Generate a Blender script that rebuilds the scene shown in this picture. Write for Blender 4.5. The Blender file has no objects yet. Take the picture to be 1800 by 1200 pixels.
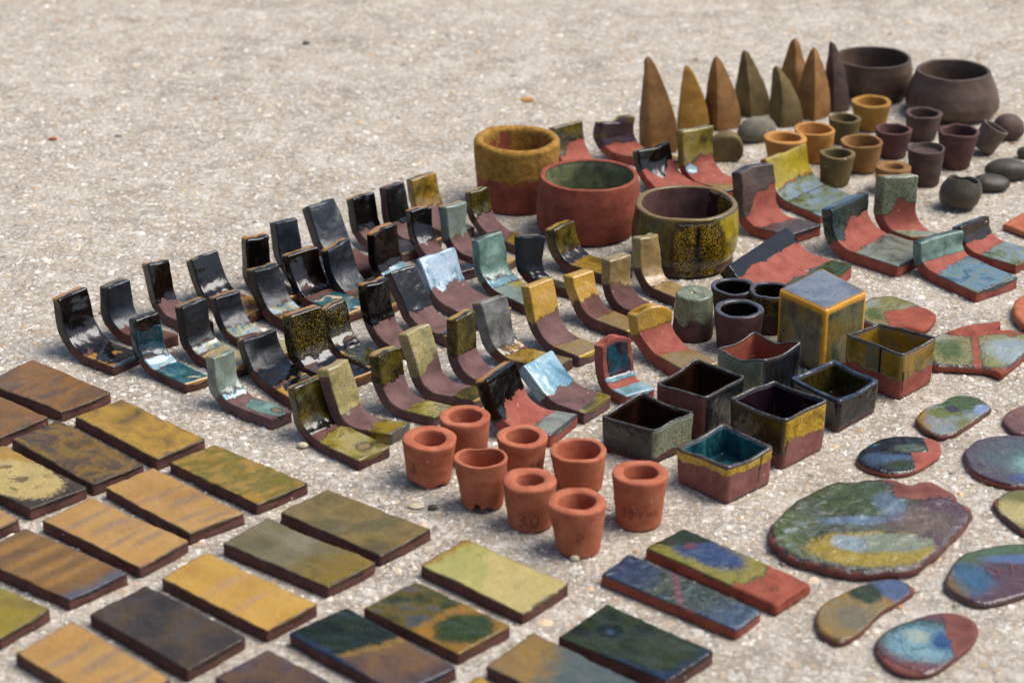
import bpy, math, random
import numpy as np
from mathutils import Vector, Matrix

S = bpy.context.scene
# ------------------------------------------------------------------ camera
CAM_H, PITCH, FPX = 0.80, math.radians(24.42), 4000.0      # 80 mm lens held 0.8 m above the slab
cam_d = bpy.data.cameras.new('camera'); cam = bpy.data.objects.new('camera', cam_d)
S.collection.objects.link(cam); S.camera = cam
cam.location = (0, 0, CAM_H); cam.rotation_euler = (math.pi / 2 - PITCH, 0, 0)
cam_d.sensor_width = 36.0; cam_d.sensor_fit = 'HORIZONTAL'; cam_d.lens = FPX / 1800 * 36
cam_d.clip_start = 0.05; cam_d.clip_end = 400
cam_d.dof.use_dof = True; cam_d.dof.focus_distance = 1.87; cam_d.dof.aperture_fstop = 8.0
# ------------------------------------------------------------------ light: open shade, broad soft light from the right
SUN_EL, SUN_AZ = math.radians(59), math.radians(88)       # azimuth clockwise from +Y
w = bpy.data.worlds.new('World'); S.world = w; w.use_nodes = True
nt = w.node_tree; bg = nt.nodes['Background']
sky = nt.nodes.new('ShaderNodeTexSky'); sky.sky_type = 'NISHITA'; sky.sun_disc = False
sky.sun_elevation = SUN_EL; sky.sun_rotation = SUN_AZ
sky.air_density = 1.0; sky.dust_density = 2.2; sky.ozone_density = 1.0
nt.links.new(sky.outputs[0], bg.inputs[0]); bg.inputs[1].default_value = 0.052
sun_d = bpy.data.lights.new('sun', 'SUN'); sun_d.energy = 1.5; sun_d.angle = math.radians(42); sun_d.color = (1.0, 0.965, 0.93)
sun = bpy.data.objects.new('sun', sun_d); S.collection.objects.link(sun)
sd = Vector((math.sin(SUN_AZ) * math.cos(SUN_EL), math.cos(SUN_AZ) * math.cos(SUN_EL), math.sin(SUN_EL)))
sun.rotation_euler = sd.to_track_quat('Z', 'Y').to_euler()
S.view_settings.view_transform = 'Standard'; S.view_settings.look = 'None'
S.view_settings.exposure = 1.6; S.view_settings.gamma = 1.0
S.render.engine = 'CYCLES'
S.cycles.max_bounces = 6
rng = random.Random(7)

# ------------------------------------------------------------------ geometry helpers
cP, sP = math.cos(PITCH), math.sin(PITCH)
def ray(px, py):
    X = (px - 900) / FPX; Y = (py - 600) / FPX
    return np.array([X, cP - sP * Y, -sP - cP * Y])
def G(px, py, z=0.0):                       # the point of the level plane at height z seen at a photo position
    d = ray(px, py); return d * ((z - CAM_H) / d[2]) + np.array([0, 0, CAM_H])
def at_depth(px, py, y):                    # the point of a sight line at forward distance y
    d = ray(px, py); return d * (y / d[1]) + np.array([0, 0, CAM_H])
def scale_at(P):                            # photo pixels per metre at a point
    return FPX / (P[1] * cP - (P[2] - CAM_H) * sP)
def unit(v): return v / np.linalg.norm(v)

def _hash(i, j, k, seed):
    n = (i * 374761393 + j * 668265263 + k * 2147483647 + seed * 144665) & 0xffffffff
    n = ((n ^ (n >> 13)) * 1274126177) & 0xffffffff
    n = (n ^ (n >> 16)) & 0xffffffff
    return n / 2147483647.5 - 1.0
def vnoise(P, seed=0):
    P = np.asarray(P, float); I = np.floor(P).astype(np.int64); f = P - I; f = f * f * (3 - 2 * f)
    out = np.zeros(len(P))
    for a in (0, 1):
        for b in (0, 1):
            for c in (0, 1):
                wt = (f[:, 0] if a else 1 - f[:, 0]) * (f[:, 1] if b else 1 - f[:, 1]) * (f[:, 2] if c else 1 - f[:, 2])
                out += wt * _hash(I[:, 0] + a, I[:, 1] + b, I[:, 2] + c, seed)
    return out
def fbm(P, seed=0, o=3):
    P = np.asarray(P, float); s = 0; amp = 1; t = 0
    for k in range(o):
        s = s + amp * vnoise(P * 2 ** k + 17.3 * k, seed + k); t += amp; amp *= .5
    return s / t

def loft(rings, cap0=True, cap1=True):
    """rings (R,C,3) of closed loops -> vertices, faces"""
    R, C, _ = rings.shape
    V = rings.reshape(-1, 3)
    idx = np.arange(R * C).reshape(R, C)
    a = idx[:-1]; b = idx[1:]
    F = np.stack([a, np.roll(a, -1, 1), np.roll(b, -1, 1), b], -1).reshape(-1, 4).tolist()
    extra = []
    n = R * C
    if cap0:
        extra.append(rings[0].mean(0)); c = n; n += 1
        for k in range(C): F.append([c, int(idx[0, (k + 1) % C]), int(idx[0, k])])
    if cap1:
        extra.append(rings[-1].mean(0)); c = n; n += 1
        for k in range(C): F.append([c, int(idx[-1, k]), int(idx[-1, (k + 1) % C])])
    if extra: V = np.concatenate([V, np.array(extra)])
    return V, F
def cap_attr(A, cap0=True, cap1=True):
    """A (R,C,k) -> flat with values for the cap centres"""
    out = [A.reshape(-1, A.shape[-1])]
    if cap0: out.append(A[0].mean(0)[None])
    if cap1: out.append(A[-1].mean(0)[None])
    return np.concatenate(out)
def normals(V, F):
    N = np.zeros_like(V)
    q = np.array([f if len(f) == 4 else f + [f[2]] for f in F])
    n = np.cross(V[q[:, 2]] - V[q[:, 0]], V[q[:, 3]] - V[q[:, 1]])
    for k in range(4): np.add.at(N, q[:, k], n)
    l = np.linalg.norm(N, axis=1); l[l == 0] = 1
    return N / l[:, None]
def quads(F): return np.array([f if len(f) == 4 else f + [f[2]] for f in F])
def fmean(A, F): return A[quads(F)].mean(1)
def orient(V, F):
    q = np.array([f if len(f) == 4 else f + [f[2]] for f in F])
    c = V.mean(0)
    vol = np.einsum('ij,ij->i', V[q[:, 0]] - c, np.cross(V[q[:, 1]] - c, V[q[:, 2]] - c)).sum() + \
          np.einsum('ij,ij->i', V[q[:, 0]] - c, np.cross(V[q[:, 2]] - c, V[q[:, 3]] - c)).sum()
    if vol < 0: F = [f[::-1] for f in F]
    return F

def mesh_obj(name, V, F, mat, parent=None, edge=None, gp=None, smooth=True, loc=None, lip=None):
    me = bpy.data.meshes.new(name); me.from_pydata(V.tolist(), [], F)
    if smooth: me.polygons.foreach_set('use_smooth', [True] * len(F))
    if edge is not None:
        at = me.attributes.new('edge', 'FLOAT', 'POINT'); at.data.foreach_set('value', np.ascontiguousarray(edge, dtype=np.float32))
    if gp is not None:
        at = me.attributes.new('gp', 'FLOAT_VECTOR', 'POINT'); at.data.foreach_set('vector', np.ascontiguousarray(gp, dtype=np.float32).ravel())
    if lip is not None:
        at = me.attributes.new('lip', 'FLOAT', 'POINT'); at.data.foreach_set('value', np.ascontiguousarray(lip, dtype=np.float32))
    me.materials.append(MAT[mat] if isinstance(mat, str) else mat)
    o = bpy.data.objects.new(name, me); S.collection.objects.link(o)
    if parent is not None: o.parent = parent
    if loc is not None: o.location = loc
    return o
def tag(o, label, cat, group=None, kind=None):
    o['label'] = label; o['category'] = cat
    if group: o['group'] = group
    if kind: o['kind'] = kind
    return o
def empty(name, loc, label, cat, group=None):
    o = bpy.data.objects.new(name, None); S.collection.objects.link(o); o.location = loc
    o.empty_display_size = .01
    return tag(o, label, cat, group)
def split(root, V, F, reg, names, mats, edge, gp, thick=0.0004):
    """one mesh per region of faces; glaze regions stand slightly proud of the clay"""
    N = normals(V, F); reg = np.asarray(reg); Q = quads(F)
    for r in sorted(set(reg.tolist())):
        fs = [F[k] for k in np.nonzero(reg == r)[0].tolist()]
        if r != 0 and len(fs) < 6: continue
        used = np.unique(Q[reg == r])
        mp = np.full(len(V), -1); mp[used] = np.arange(len(used)); ml = mp.tolist()
        W = V.copy(); lip = None
        if r != 0:
            inside = np.zeros(len(V), bool); inside[used] = True
            inside[Q[reg != r].ravel()] = False
            W[inside] += N[inside] * thick; lip = (~inside[used]).astype(float)
        mesh_obj(names[r], W[used], [[ml[i] for i in f] for f in fs], mats[r], root, edge[used], gp[used], lip=lip)

# ------------------------------------------------------------------ materials
MAT = {}
def lin(h):
    if not isinstance(h, str): return tuple(h) + (1,) if len(h) == 3 else h
    h = h.lstrip('#'); o = []
    for k in (0, 2, 4):
        c = int(h[k:k + 2], 16) / 255
        o.append(c / 12.92 if c <= .04045 else ((c + .055) / 1.055) ** 2.4)
    return tuple(o) + (1,)
GAIN, SAT = 1.0, 1.0                         # overall depth and saturation of the ceramic colours
def tone(h):
    c = lin(h)[:3]; l = .3 * c[0] + .6 * c[1] + .1 * c[2]
    return tuple(max(0.0, (l + (x - l) * SAT) * GAIN) for x in c) + (1,)
class NB:
    def __init__(s, name):
        s.m = bpy.data.materials.new(name); s.m.use_nodes = True; s.t = s.m.node_tree
        s.b = s.t.nodes['Principled BSDF']
    def n(s, kind, **kw):
        nd = s.t.nodes.new('ShaderNode' + kind)
        for k, v in kw.items(): setattr(nd, k, v)
        return nd
    def l(s, a, b): s.t.links.new(a, b)
    def coords(s, stretch=(1, 1, 1)):
        tc = s.n('TexCoord'); oi = s.n('ObjectInfo')
        ml = s.n('MATH' if False else 'Math', operation='MULTIPLY'); s.l(oi.outputs['Random'], ml.inputs[0]); ml.inputs[1].default_value = 37.0
        ad = s.n('VectorMath', operation='ADD'); s.l(tc.outputs['Object'], ad.inputs[0]); s.l(ml.outputs[0], ad.inputs[1])
        mp = s.n('Mapping'); mp.inputs['Scale'].default_value = stretch; s.l(ad.outputs[0], mp.inputs['Vector'])
        return mp.outputs[0]
    def noise(s, vec, scale, detail=4, rough=.55, dist=0.0):
        nd = s.n('TexNoise'); s.l(vec, nd.inputs['Vector']); nd.inputs['Scale'].default_value = scale
        nd.inputs['Detail'].default_value = detail; nd.inputs['Roughness'].default_value = rough; nd.inputs['Distortion'].default_value = dist
        return nd.outputs['Fac']
    def ramp(s, fac, stops, interp='LINEAR'):
        nd = s.n('ValToRGB'); s.l(fac, nd.inputs[0]); cr = nd.color_ramp; cr.interpolation = interp
        while len(cr.elements) < len(stops): cr.elements.new(.5)
        for e, (p, c) in zip(cr.elements, stops): e.position = p; e.color = tone(c)
        return nd.outputs[0]
    def mrange(s, v, a, b, c=0., d=1., smooth=True):
        nd = s.n('MapRange'); nd.interpolation_type = 'SMOOTHSTEP' if smooth else 'LINEAR'
        s.l(v, nd.inputs[0])
        for k, x in zip((1, 2, 3, 4), (a, b, c, d)): nd.inputs[k].default_value = x
        return nd.outputs[0]
    def mix(s, f, a, b):
        nd = s.n('Mix', data_type='RGBA')
        for sock, v in ((nd.inputs[0], f), (nd.inputs[6], a), (nd.inputs[7], b)):
            if hasattr(v, 'is_linked'): s.l(v, sock)
            else: sock.default_value = v if sock is nd.inputs[0] else tone(v)
        return nd.outputs[2]
    def math(s, op, a, b):
        nd = s.n('Math', operation=op)
        for k, v in enumerate((a, b)):
            if hasattr(v, 'is_linked'): s.l(v, nd.inputs[k])
            else: nd.inputs[k].default_value = v
        return nd.outputs[0]
    def bump(s, hs):
        last = None
        for h, st, di in hs:
            nd = s.n('Bump'); nd.inputs['Strength'].default_value = st; nd.inputs['Distance'].default_value = di
            s.l(h, nd.inputs['Height'])
            if last: s.l(last, nd.inputs['Normal'])
            last = nd.outputs[0]
        s.l(last, s.b.inputs['Normal'])

def glaze(name, stops, scale=45, stretch=(1, 1, 1), rough=(.12, .3), speck=None, edge=None, patch=None, dist=.5, bump=.25, grain=0.0, detail=5, mott=1.0):
    b = NB(name); v = b.coords(stretch); v1 = b.coords()
    f = b.noise(v, scale, detail, .6, dist)
    col = b.ramp(b.mrange(f, .28, .72, 0, 1, False), [(k / (len(stops) - 1) if not isinstance(c, tuple) else c[0], c if not isinstance(c, tuple) else c[1]) for k, c in enumerate(stops)])
    if patch:                                # (colour, scale, threshold, softness)
        pf = b.noise(v1, patch[1], 3, .5, .6); col = b.mix(b.mrange(pf, patch[2] - patch[3], patch[2] + patch[3]), col, patch[0])
    if speck:
        sf = b.noise(v1, speck[1], 2, .5); big = b.noise(v1, 60, 2, .5)
        th = b.math('ADD', sf, b.math('MULTIPLY', b.math('SUBTRACT', big, .5), .22))
        col = b.mix(b.mrange(th, speck[2] - .03, speck[2] + .03), col, speck[0])
    mf = b.noise(v1, 620, 4, .72); col = b.mix(b.mrange(mf, .52, .30, 0, .42 * mott), col, '#0f0c09'); col = b.mix(b.mrange(mf, .56, .74, 0, .20 * mott), col, '#cfc2a0')
    if edge:
        at = b.n('Attribute', attribute_name='edge'); ef = b.noise(v1, 120, 3, .6)
        e = b.math('MULTIPLY', at.outputs['Fac'], b.mrange(ef, .25, .5, .55, 1.0))
        e = b.mrange(e, .25, .75, 0, .93)
        col = b.mix(e, col, edge)
    lp = b.n('Attribute', attribute_name='lip'); col = b.mix(b.math('MULTIPLY', lp.outputs['Fac'], .72), col, '#1d1412')
    b.l(col, b.b.inputs['Base Color'])
    rf = b.noise(v1, 90, 3, .6); b.l(b.mrange(rf, .3, .7, rough[0], rough[1], False), b.b.inputs['Roughness'])
    b.b.inputs['IOR'].default_value = 1.52
    hs = [(b.noise(v1, 130, 3, .5), bump, .0022)]
    if grain: hs.append((b.noise(v1, 900, 2, .6), grain, .0006))
    b.bump(hs); MAT[name] = b.m
def multi(name, layers, rough=(.08, .2), bump=.25, edge=None, grain=0.0, spec=.5):
    """several glazes run into each other: every layer has colours c, noise scale s and a mask m in the piece's own coordinates"""
    b = NB(name); v = b.coords(); gpn = b.n('Attribute', attribute_name='gp'); sp = b.n('SeparateXYZ'); b.l(gpn.outputs['Vector'], sp.inputs[0])
    X, Y = sp.outputs[0], sp.outputs[1]
    wn = b.noise(v, 60, 5, .65, .5); wf = b.noise(v, 420, 4, .7); col = None
    oi = b.n('ObjectInfo')
    jit = b.math('MULTIPLY', b.math('SUBTRACT', oi.outputs['Random'], .5), .45)
    for L in layers:
        if L.get('st'):
            mp = b.n('Mapping'); mp.inputs['Scale'].default_value = L['st'] + (1,); b.l(gpn.outputs['Vector'], mp.inputs['Vector'])
            ad = b.n('VectorMath', operation='ADD'); b.l(mp.outputs[0], ad.inputs[0])
            ml = b.math('MULTIPLY', oi.outputs['Random'], 53.0); b.l(ml, ad.inputs[1])
            f = b.noise(ad.outputs[0], 1.0, 4, .5, L.get('d', .0))
        else: f = b.noise(v, L.get('s', 50), 5, .62, L.get('d', .8))
        st = L['c']; stops = [(k / max(1, len(st) - 1), c) if not isinstance(c, tuple) else c for k, c in enumerate(st)]
        if len(stops) == 1: stops = stops + [(1.0, stops[0][1])]
        c = b.ramp(b.mrange(f, .27, .73, 0, 1, False), stops)
        if col is None: col = c; f0 = f; continue
        fac = None
        for m in (L['m'] if isinstance(L['m'], list) else [L['m']]):
            if m[0] == 'e':
                dx = b.math('DIVIDE', b.math('SUBTRACT', X, m[1]), m[3]); dy = b.math('DIVIDE', b.math('SUBTRACT', b.math('ADD', Y, jit) if L.get('j') else Y, m[2]), m[4])
                d = b.math('SQRT', b.math('ADD', b.math('MULTIPLY', dx, dx), b.math('MULTIPLY', dy, dy)), 0)
                d = b.math('ADD', d, b.math('MULTIPLY', b.math('SUBTRACT', wn, .5), m[5] * 2.5)); d = b.math('ADD', d, b.math('MULTIPLY', b.math('SUBTRACT', wf, .5), 1.0))
                g = b.mrange(d, 1 + m[6], 1 - m[6])
            else:
                d = b.math('ADD', b.math('MULTIPLY', X, m[1]), b.math('MULTIPLY', Y, m[2])); d = b.math('SUBTRACT', d, m[3])
                d = b.math('ADD', d, b.math('MULTIPLY', b.math('SUBTRACT', wn, .5), m[4] * 2.5)); d = b.math('ADD', d, b.math('MULTIPLY', b.math('SUBTRACT', wf, .5), 1.0 * m[4]))
                g = b.mrange(d, -m[5], m[5])
            fac = g if fac is None else b.math('MULTIPLY', fac, g)
        if L.get('a'): fac = b.math('MULTIPLY', fac, L['a'])
        col = b.mix(fac, col, c)
    mf = b.noise(v, 620, 4, .72); col = b.mix(b.mrange(mf, .52, .30, 0, .42 * .8), col, '#0f0c09'); col = b.mix(b.mrange(mf, .56, .74, 0, .20 * .7), col, '#cfc2a0')
    if edge:
        at = b.n('Attribute', attribute_name='edge'); e = b.math('MULTIPLY', at.outputs['Fac'], b.mrange(wn, .25, .6, .4, 1.0)); col = b.mix(b.mrange(e, .25, .8, 0, .9), col, edge)
    lp = b.n('Attribute', attribute_name='lip'); col = b.mix(b.math('MULTIPLY', lp.outputs['Fac'], .72), col, '#1d1412')
    b.l(col, b.b.inputs['Base Color']); rf = b.noise(v, 90, 3, .6); b.l(b.mrange(rf, .3, .7, rough[0], rough[1], False), b.b.inputs['Roughness'])
    b.b.inputs['IOR'].default_value = 1.52; b.b.inputs['Specular IOR Level'].default_value = spec
    hs = [(b.noise(v, 110, 3, .5), bump, .0025), (f0, .5, .006)]
    if grain: hs.append((b.noise(v, 900, 2, .6), grain, .0006))
    b.bump(hs); MAT[name] = b.m
def clay(name, stops, scale=60, rough=.85, grain=.5, streak=None, coarse=.3):
    b = NB(name); v = b.coords()
    f = b.noise(v, scale, 5, .65, .3)
    col = b.ramp(b.mrange(f, .3, .7, 0, 1, False), [(k / (len(stops) - 1), c) for k, c in enumerate(stops)])
    gf = b.noise(v, 1300, 3, .65)
    col = b.mix(b.mrange(gf, .5, .75, 0, .35), col, stops[0]); col = b.mix(b.mrange(gf, .45, .25, 0, .28), col, stops[-1])
    if streak:
        sv = b.coords((1, 1, 7)); sf = b.noise(sv, 40, 4, .6); col = b.mix(b.mrange(sf, .52, .75, 0, .55), col, streak)
    sc = b.noise(v, 170, 2, .5); col = b.mix(b.mrange(sc, .72, .78, 0, .5), col, '#e0c4ae')
    b.l(col, b.b.inputs['Base Color']); b.b.inputs['Roughness'].default_value = rough
    b.b.inputs['Specular IOR Level'].default_value = .3
    b.bump([(b.noise(v, 160, 4, .6), coarse, .0016), (gf, grain, .0006)])
    MAT[name] = b.m

GAIN, SAT = .84, .98
clay('clay_mauve', ['#553c3a', '#6d4f4b', '#7e5e59'])
clay('clay_brown', ['#472a25', '#623e36', '#764d44'])
clay('clay_red', ['#7c3c2f', '#985040', '#a7604f'])
clay('clay_brick', ['#793927', '#924833', '#a3573f'], streak='#6d3a2e')
clay('clay_terracotta', ['#9a4e33', '#b16343', '#bd7352'], scale=70, streak='#974e35')
clay('clay_maroon', ['#472c28', '#5c3d37', '#6c4b44'])
clay('clay_wall', ['#5a3029', '#77443a', '#885347'])
clay('clay_rose', ['#6a3f37', '#87554b', '#986559'])
clay('clay_ochre', ['#8a6020', '#a57830', '#b88a40'], scale=50)
clay('clay_orange', ['#a06a2a', '#bb833e', '#c79350'], scale=50)
clay('clay_olive', ['#54452a', '#6b5a35', '#7f6e42'], scale=50)
clay('clay_tan', ['#754f29', '#906738', '#a57a48'], scale=50)
clay('clay_umber', ['#463830', '#5c4c40', '#70604f'], scale=50, rough=.6)
clay('clay_plum', ['#3c2d26', '#523f36', '#665046'], scale=50, rough=.65)
clay('clay_grey', ['#5b5347', '#726b5b', '#888170'], scale=50)
clay('clay_cream', ['#b8a684', '#d0c19f', '#ddd0b4'], scale=50)
clay('pot_dark', ['#3c2d24', '#544236', '#6c5748'], scale=22, rough=.42, streak='#5a4029')
clay('crust_ochre', ['#77511a', '#a5782c', '#bb8e3c'], scale=160, rough=.9, grain=1.0, coarse=1.0)
clay('stone_dark', ['#332c23', '#484032', '#5c5442'], scale=40, rough=.35)

AMB = '#a87428'
glaze('black', ['#050404', '#0b0807', '#120c09'], rough=(.10, .22), edge=AMB, mott=.12)
glaze('black_brown', ['#070403', '#100805', '#1c0f07'], rough=(.10, .22), edge=AMB, mott=.12)
glaze('black_satin', ['#06080b', '#0d1014', '#15181c'], rough=(.28, .42), grain=.7, edge='#8a6a38', mott=.12)
glaze('slate', ['#0f131a', '#171d26', '#222932'], rough=(.30, .45), grain=.3, edge='#6e5f48', mott=.12)
glaze('slate_edge', ['#0a0e12', '#12171d', '#1c2228'], rough=(.25, .4), grain=.4, edge=AMB, mott=.12)
glaze('painted_sky_blue', ['#2a3442', '#5f7590', '#9fb2c4'], scale=60, rough=(.08, .2))  # sky reflection at the bends painted as a glaze colour; unused
glaze('pool_pale', ['#27343c', '#5d7580', '#a09a70', '#aab8b8', '#4a5a64'], scale=60, rough=(.1, .22), edge=AMB)
glaze('teal', ['#08181d', '#0b2f38', '#0f3f49', '#164c54'], stretch=(1, 1, .35), scale=70, rough=(.1, .2), edge='#3b2413')
glaze('teal_cream', ['#0e343c', '#164c54', '#3a6668', '#6d8880'], scale=60, rough=(.1, .2), patch=('#cdb48a', 55, .62, .03), edge='#b98a46')
glaze('sage', ['#3c534a', '#597468', '#6e8a7c', '#839a8c'], scale=70, rough=(.15, .3), edge='#2a2a22', grain=.2)
glaze('sage_pale', ['#4d716c', '#7397a0', '#a3bcbf'], scale=60, rough=(.1, .2))
glaze('celadon', ['#5c6650', '#7c8668', '#8f9578', '#a19c76'], scale=70, rough=(.12, .25), speck=('#4a513e', 700, .6), edge='#8a6a3a')
glaze('celadon_plain', ['#5a604c', '#787e62', '#8a8e70', '#97946c'], scale=70, rough=(.12, .25), speck=('#40463a', 1300, .58))
glaze('sage_grey', ['#5c6a5e', '#7b877a', '#8d9a90'], scale=60, rough=(.15, .3), patch=('#9a8a3a', 45, .6, .05), edge='#a08048')
glaze('olive', ['#1d1a0a', '#3d3610', '#5d5016', '#7a6a22'], scale=75, rough=(.12, .25), speck=('#1c1808', 1300, .56), edge='#a9822e')
glaze('olive_dark', ['#171407', '#2a250b', '#4d430f'], scale=60, rough=(.1, .2), speck=('#6d5c16', 1400, .58), edge='#a5803a')
glaze('olive_cream', ['#6b6438', '#a0945a', '#bba763', '#c2b489'], scale=60, rough=(.2, .35), speck=('#6d6a68', 1200, .56), edge='#a5803c')
glaze('olive_gold', ['#3d340c', '#6d5a12', '#8a721a', '#665a1c'], scale=60, rough=(.12, .25), edge='#3f4650')
glaze('gold_speck', ['#100c08', '#171208', '#1f190a'], scale=60, rough=(.1, .2), speck=('#7d6818', 950, .575), edge=AMB, mott=.12)
glaze('gold', ['#a57c18', '#c69832', '#bd9348', '#d0a43a'], scale=55, rough=(.15, .3), edge='#b58a1e')
glaze('tan', ['#776038', '#91774a', '#a08450', '#877650'], scale=60, rough=(.2, .32), edge='#8a8258', grain=.15)
glaze('tan_foot', ['#70572e', '#8a6e3c', '#86704a', '#957630'], scale=45, rough=(.15, .28), edge='#b99a30')
glaze('amber', ['#7a5716', '#b07f22', '#bd8f36'], scale=60, rough=(.1, .22))
glaze('amber_olive', ['#2c260e', '#6d5516', '#99762a', '#4a4316'], scale=55, rough=(.1, .2), edge='#2a2a2c')
glaze('amber_foot', ['#33261a', '#6c4c20', '#a67828', '#4f3a2c'], scale=50, rough=(.15, .3), edge='#2c2420')
glaze('amber_black', ['#100c0a', '#191310', '#221a10'], scale=60, rough=(.08, .16), patch=(AMB, 48, .56, .02), edge='#54626f')
glaze('olive_patch', ['#1a1c14', '#2b2c1c', '#454318'], scale=60, rough=(.1, .2), patch=('#b58a4c', 55, .6, .02), speck=('#7d6a18', 650, .6), edge='#a9822e')
glaze('olive_blot', ['#1c1b18', '#5a501a', '#8a7a2a', '#9a8c52', '#30302c'], scale=45, rough=(.12, .25), edge='#6a5a20')
glaze('white_blue', ['#17323d', '#4d7484', '#9fb6c4', '#b8c6d0', '#c2ccd4'], scale=36, rough=(.1, .22), edge='#151a1c')
glaze('light_blue', ['#456a7c', '#6c98aa', '#98bac6', '#8d9a86'], scale=36, rough=(.08, .2), edge='#a07a44')
glaze('metal_grey', ['#35332e', '#55544e', '#76756e', '#8b8b86'], scale=60, rough=(.25, .4), grain=.9, edge='#8a7040')
glaze('grey_gloss', ['#080707', '#161516', '#2f2f32'], scale=40, rough=(.08, .18), edge='#6a4a40', mott=.12)
glaze('black_white', ['#0e0b0a', '#241f1c', '#a9a8ac', '#c3c3c8'], scale=38, rough=(.06, .14), edge='#3a2a22', dist=1.0)  # pale greys paint a white sky reflection into the black; unused
glaze('purple_teal', ['#24141e', '#3a2431', '#1e5460', '#2f7a82'], stretch=(1, 1, .5), scale=75, rough=(.1, .2))
glaze('purple_olive', ['#2b1d28', '#3e2c36', '#4d3a3c', '#7d6a22'], scale=55, rough=(.15, .3), edge='#87722a')
glaze('brown_glaze', ['#3b2b28', '#4d3a34', '#5d4a40'], scale=50, rough=(.25, .4), edge='#2c2224', grain=.2)
glaze('yellow', ['#77640e', '#9a8414', '#ab951c', '#8a7a28'], scale=45, rough=(.2, .35), patch=('#3d3d30', 90, .67, .03), edge='#77603c')
glaze('green_blue', ['#26301c', '#4c5828', '#747c60', '#74869a', '#98925a'], scale=60, rough=(.08, .2), edge='#6a5c22', dist=.6)
glaze('blue_foot', ['#26363f', '#3c5560', '#64808c', '#747c68', '#2f3c40'], scale=55, rough=(.08, .2), edge='#2d2426', dist=.6)
glaze('grey_blue_foot', ['#3a3c3a', '#6c7064', '#8a8c7c', '#56647c'], scale=40, rough=(.1, .22), edge='#3a3236', dist=1.0)
glaze('dark_drip', ['#100c0a', '#241610', '#3a2712'], scale=60, rough=(.06, .14), patch=('#b9c2c8', 70, .7, .02), edge='#5d6268', mott=.12)  # pale patches are white highlights put into the colour
glaze('teal_dark', ['#13201f', '#1e302f', '#2c4240'], scale=60, rough=(.1, .22), edge='#3a5068')
# flat tile faces: bands across the tile
def face(name, stops, st=(.5, 2.0), extra=(), rough=(.25, .42), edge='#33261f', bump=.35, d=.0, grain=.15):
    multi(name, [dict(c=stops, st=st, d=d)] + list(extra), rough, bump, edge, grain, spec=.24)
def streaks(cols, where, w=.06, wob=.5, soft=.85, amt=.6):
    return [dict(c=cols, s=60, m=('e', x, y, rx, w * k, wob, soft), a=amt, j=1) for (x, y, rx, k) in where]
BANDS = [(-.1, -.45, .9, 1.0), (.3, -.05, .8, 1.4), (-.2, .38, .9, .8), (.35, .62, .6, 1.1)]
face('face_orange', ['#9a733a', '#a97f42', '#b08648', '#a07a44'], (.4, 1.2), extra=streaks(['#7d6858', '#8a7260'], BANDS))
face('face_gold', ['#a57c30', '#b48a3a', '#bb9242', '#a8803a'], (.4, 1.0), extra=streaks(['#a07c5c', '#b08a66'], [(.1, -.2, .8, 1.4), (-.2, .35, .7, 1.0)], amt=.6))
face('face_brown', ['#54412f', '#6a4e30', '#80592a', '#5d4a3a', '#7a562c'], (.5, 1.8))
face('face_umber', ['#40342a', '#574427', '#7d5e22', '#4a3c30', '#6d5228'], (1.2, 2.2), grain=.5)
face('face_dark', ['#2e2722', '#3b3129', '#4c3c28', '#413c3c'], (.8, 1.6))
face('face_olive', ['#55492a', '#6b5a2e', '#7a6638', '#5c5330', '#776a48'], (.6, 1.2))
face('face_olive_grey', ['#57502f', '#6c6242', '#7d7258', '#565030'], (.7, 1.2), extra=[dict(c=['#4a4a18', '#7d6424', '#4c4c20'], s=40, m=('h', 0, 1, .35, .5, .35))])
face('face_greengold', ['#4f4e16', '#85691f', '#9f7a2e', '#6a601c', '#99762a', '#5d5c1e'], (.5, 1.7), rough=(.15, .3))
face('face_yellow', ['#75681a', '#8a7826', '#6a5a28'], (.6, 1.2))
face('face_bronze', ['#4a3c34', '#8d6c26', '#a8822c', '#4d4038'], (.9, 1.6), d=.3, grain=.3)
face('face_wave', ['#55422e', '#6a4e2c', '#7a5a2e', '#5f492f'], (.4, 1.5), extra=streaks(['#94692f', '#a37638'], [(0, -.55, 1.0, 1.6), (.2, -.1, 1.0, 1.4), (-.1, .3, 1.0, 1.6), (0, .62, .9, 1.2)], amt=.75) + [dict(c=['#3c4454', '#525c70'], s=40, m=('h', 0, 1, .86, .2, .12))])  # blue-grey end band: sky sheen put into the colour
face('face_cream', ['#2c2620', '#3a2e22', '#54401f'], (.8, 1.5), extra=[dict(c=['#a5803a', '#94702c'], s=40, m=('h', 0, -1, .15, .3, .2)), dict(c=['#a58d50', '#b39c5e', '#ad9455'], s=60, m=('e', -.02, .12, 1.0, .74, .12, .10)), dict(c=['#4c3f24'], s=60, m=[('e', -.02, .05, .85, .55, .2, .2), ('h', 0, 0, .17, 1.0, .06)], a=.8)])
face('face_pale', ['#8f8e4c', '#a09a54', '#a89d5c'], (.5, 1.0), rough=(.2, .35), extra=[dict(c=['#a8975c', '#b5a264', '#b09c60'], s=30, m=('h', .35, 1, -.15, .25, .06)), dict(c=['#94722a'], s=30, m=('h', 0, -1, .88, .2, .08))], edge='#4a3a30')
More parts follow.
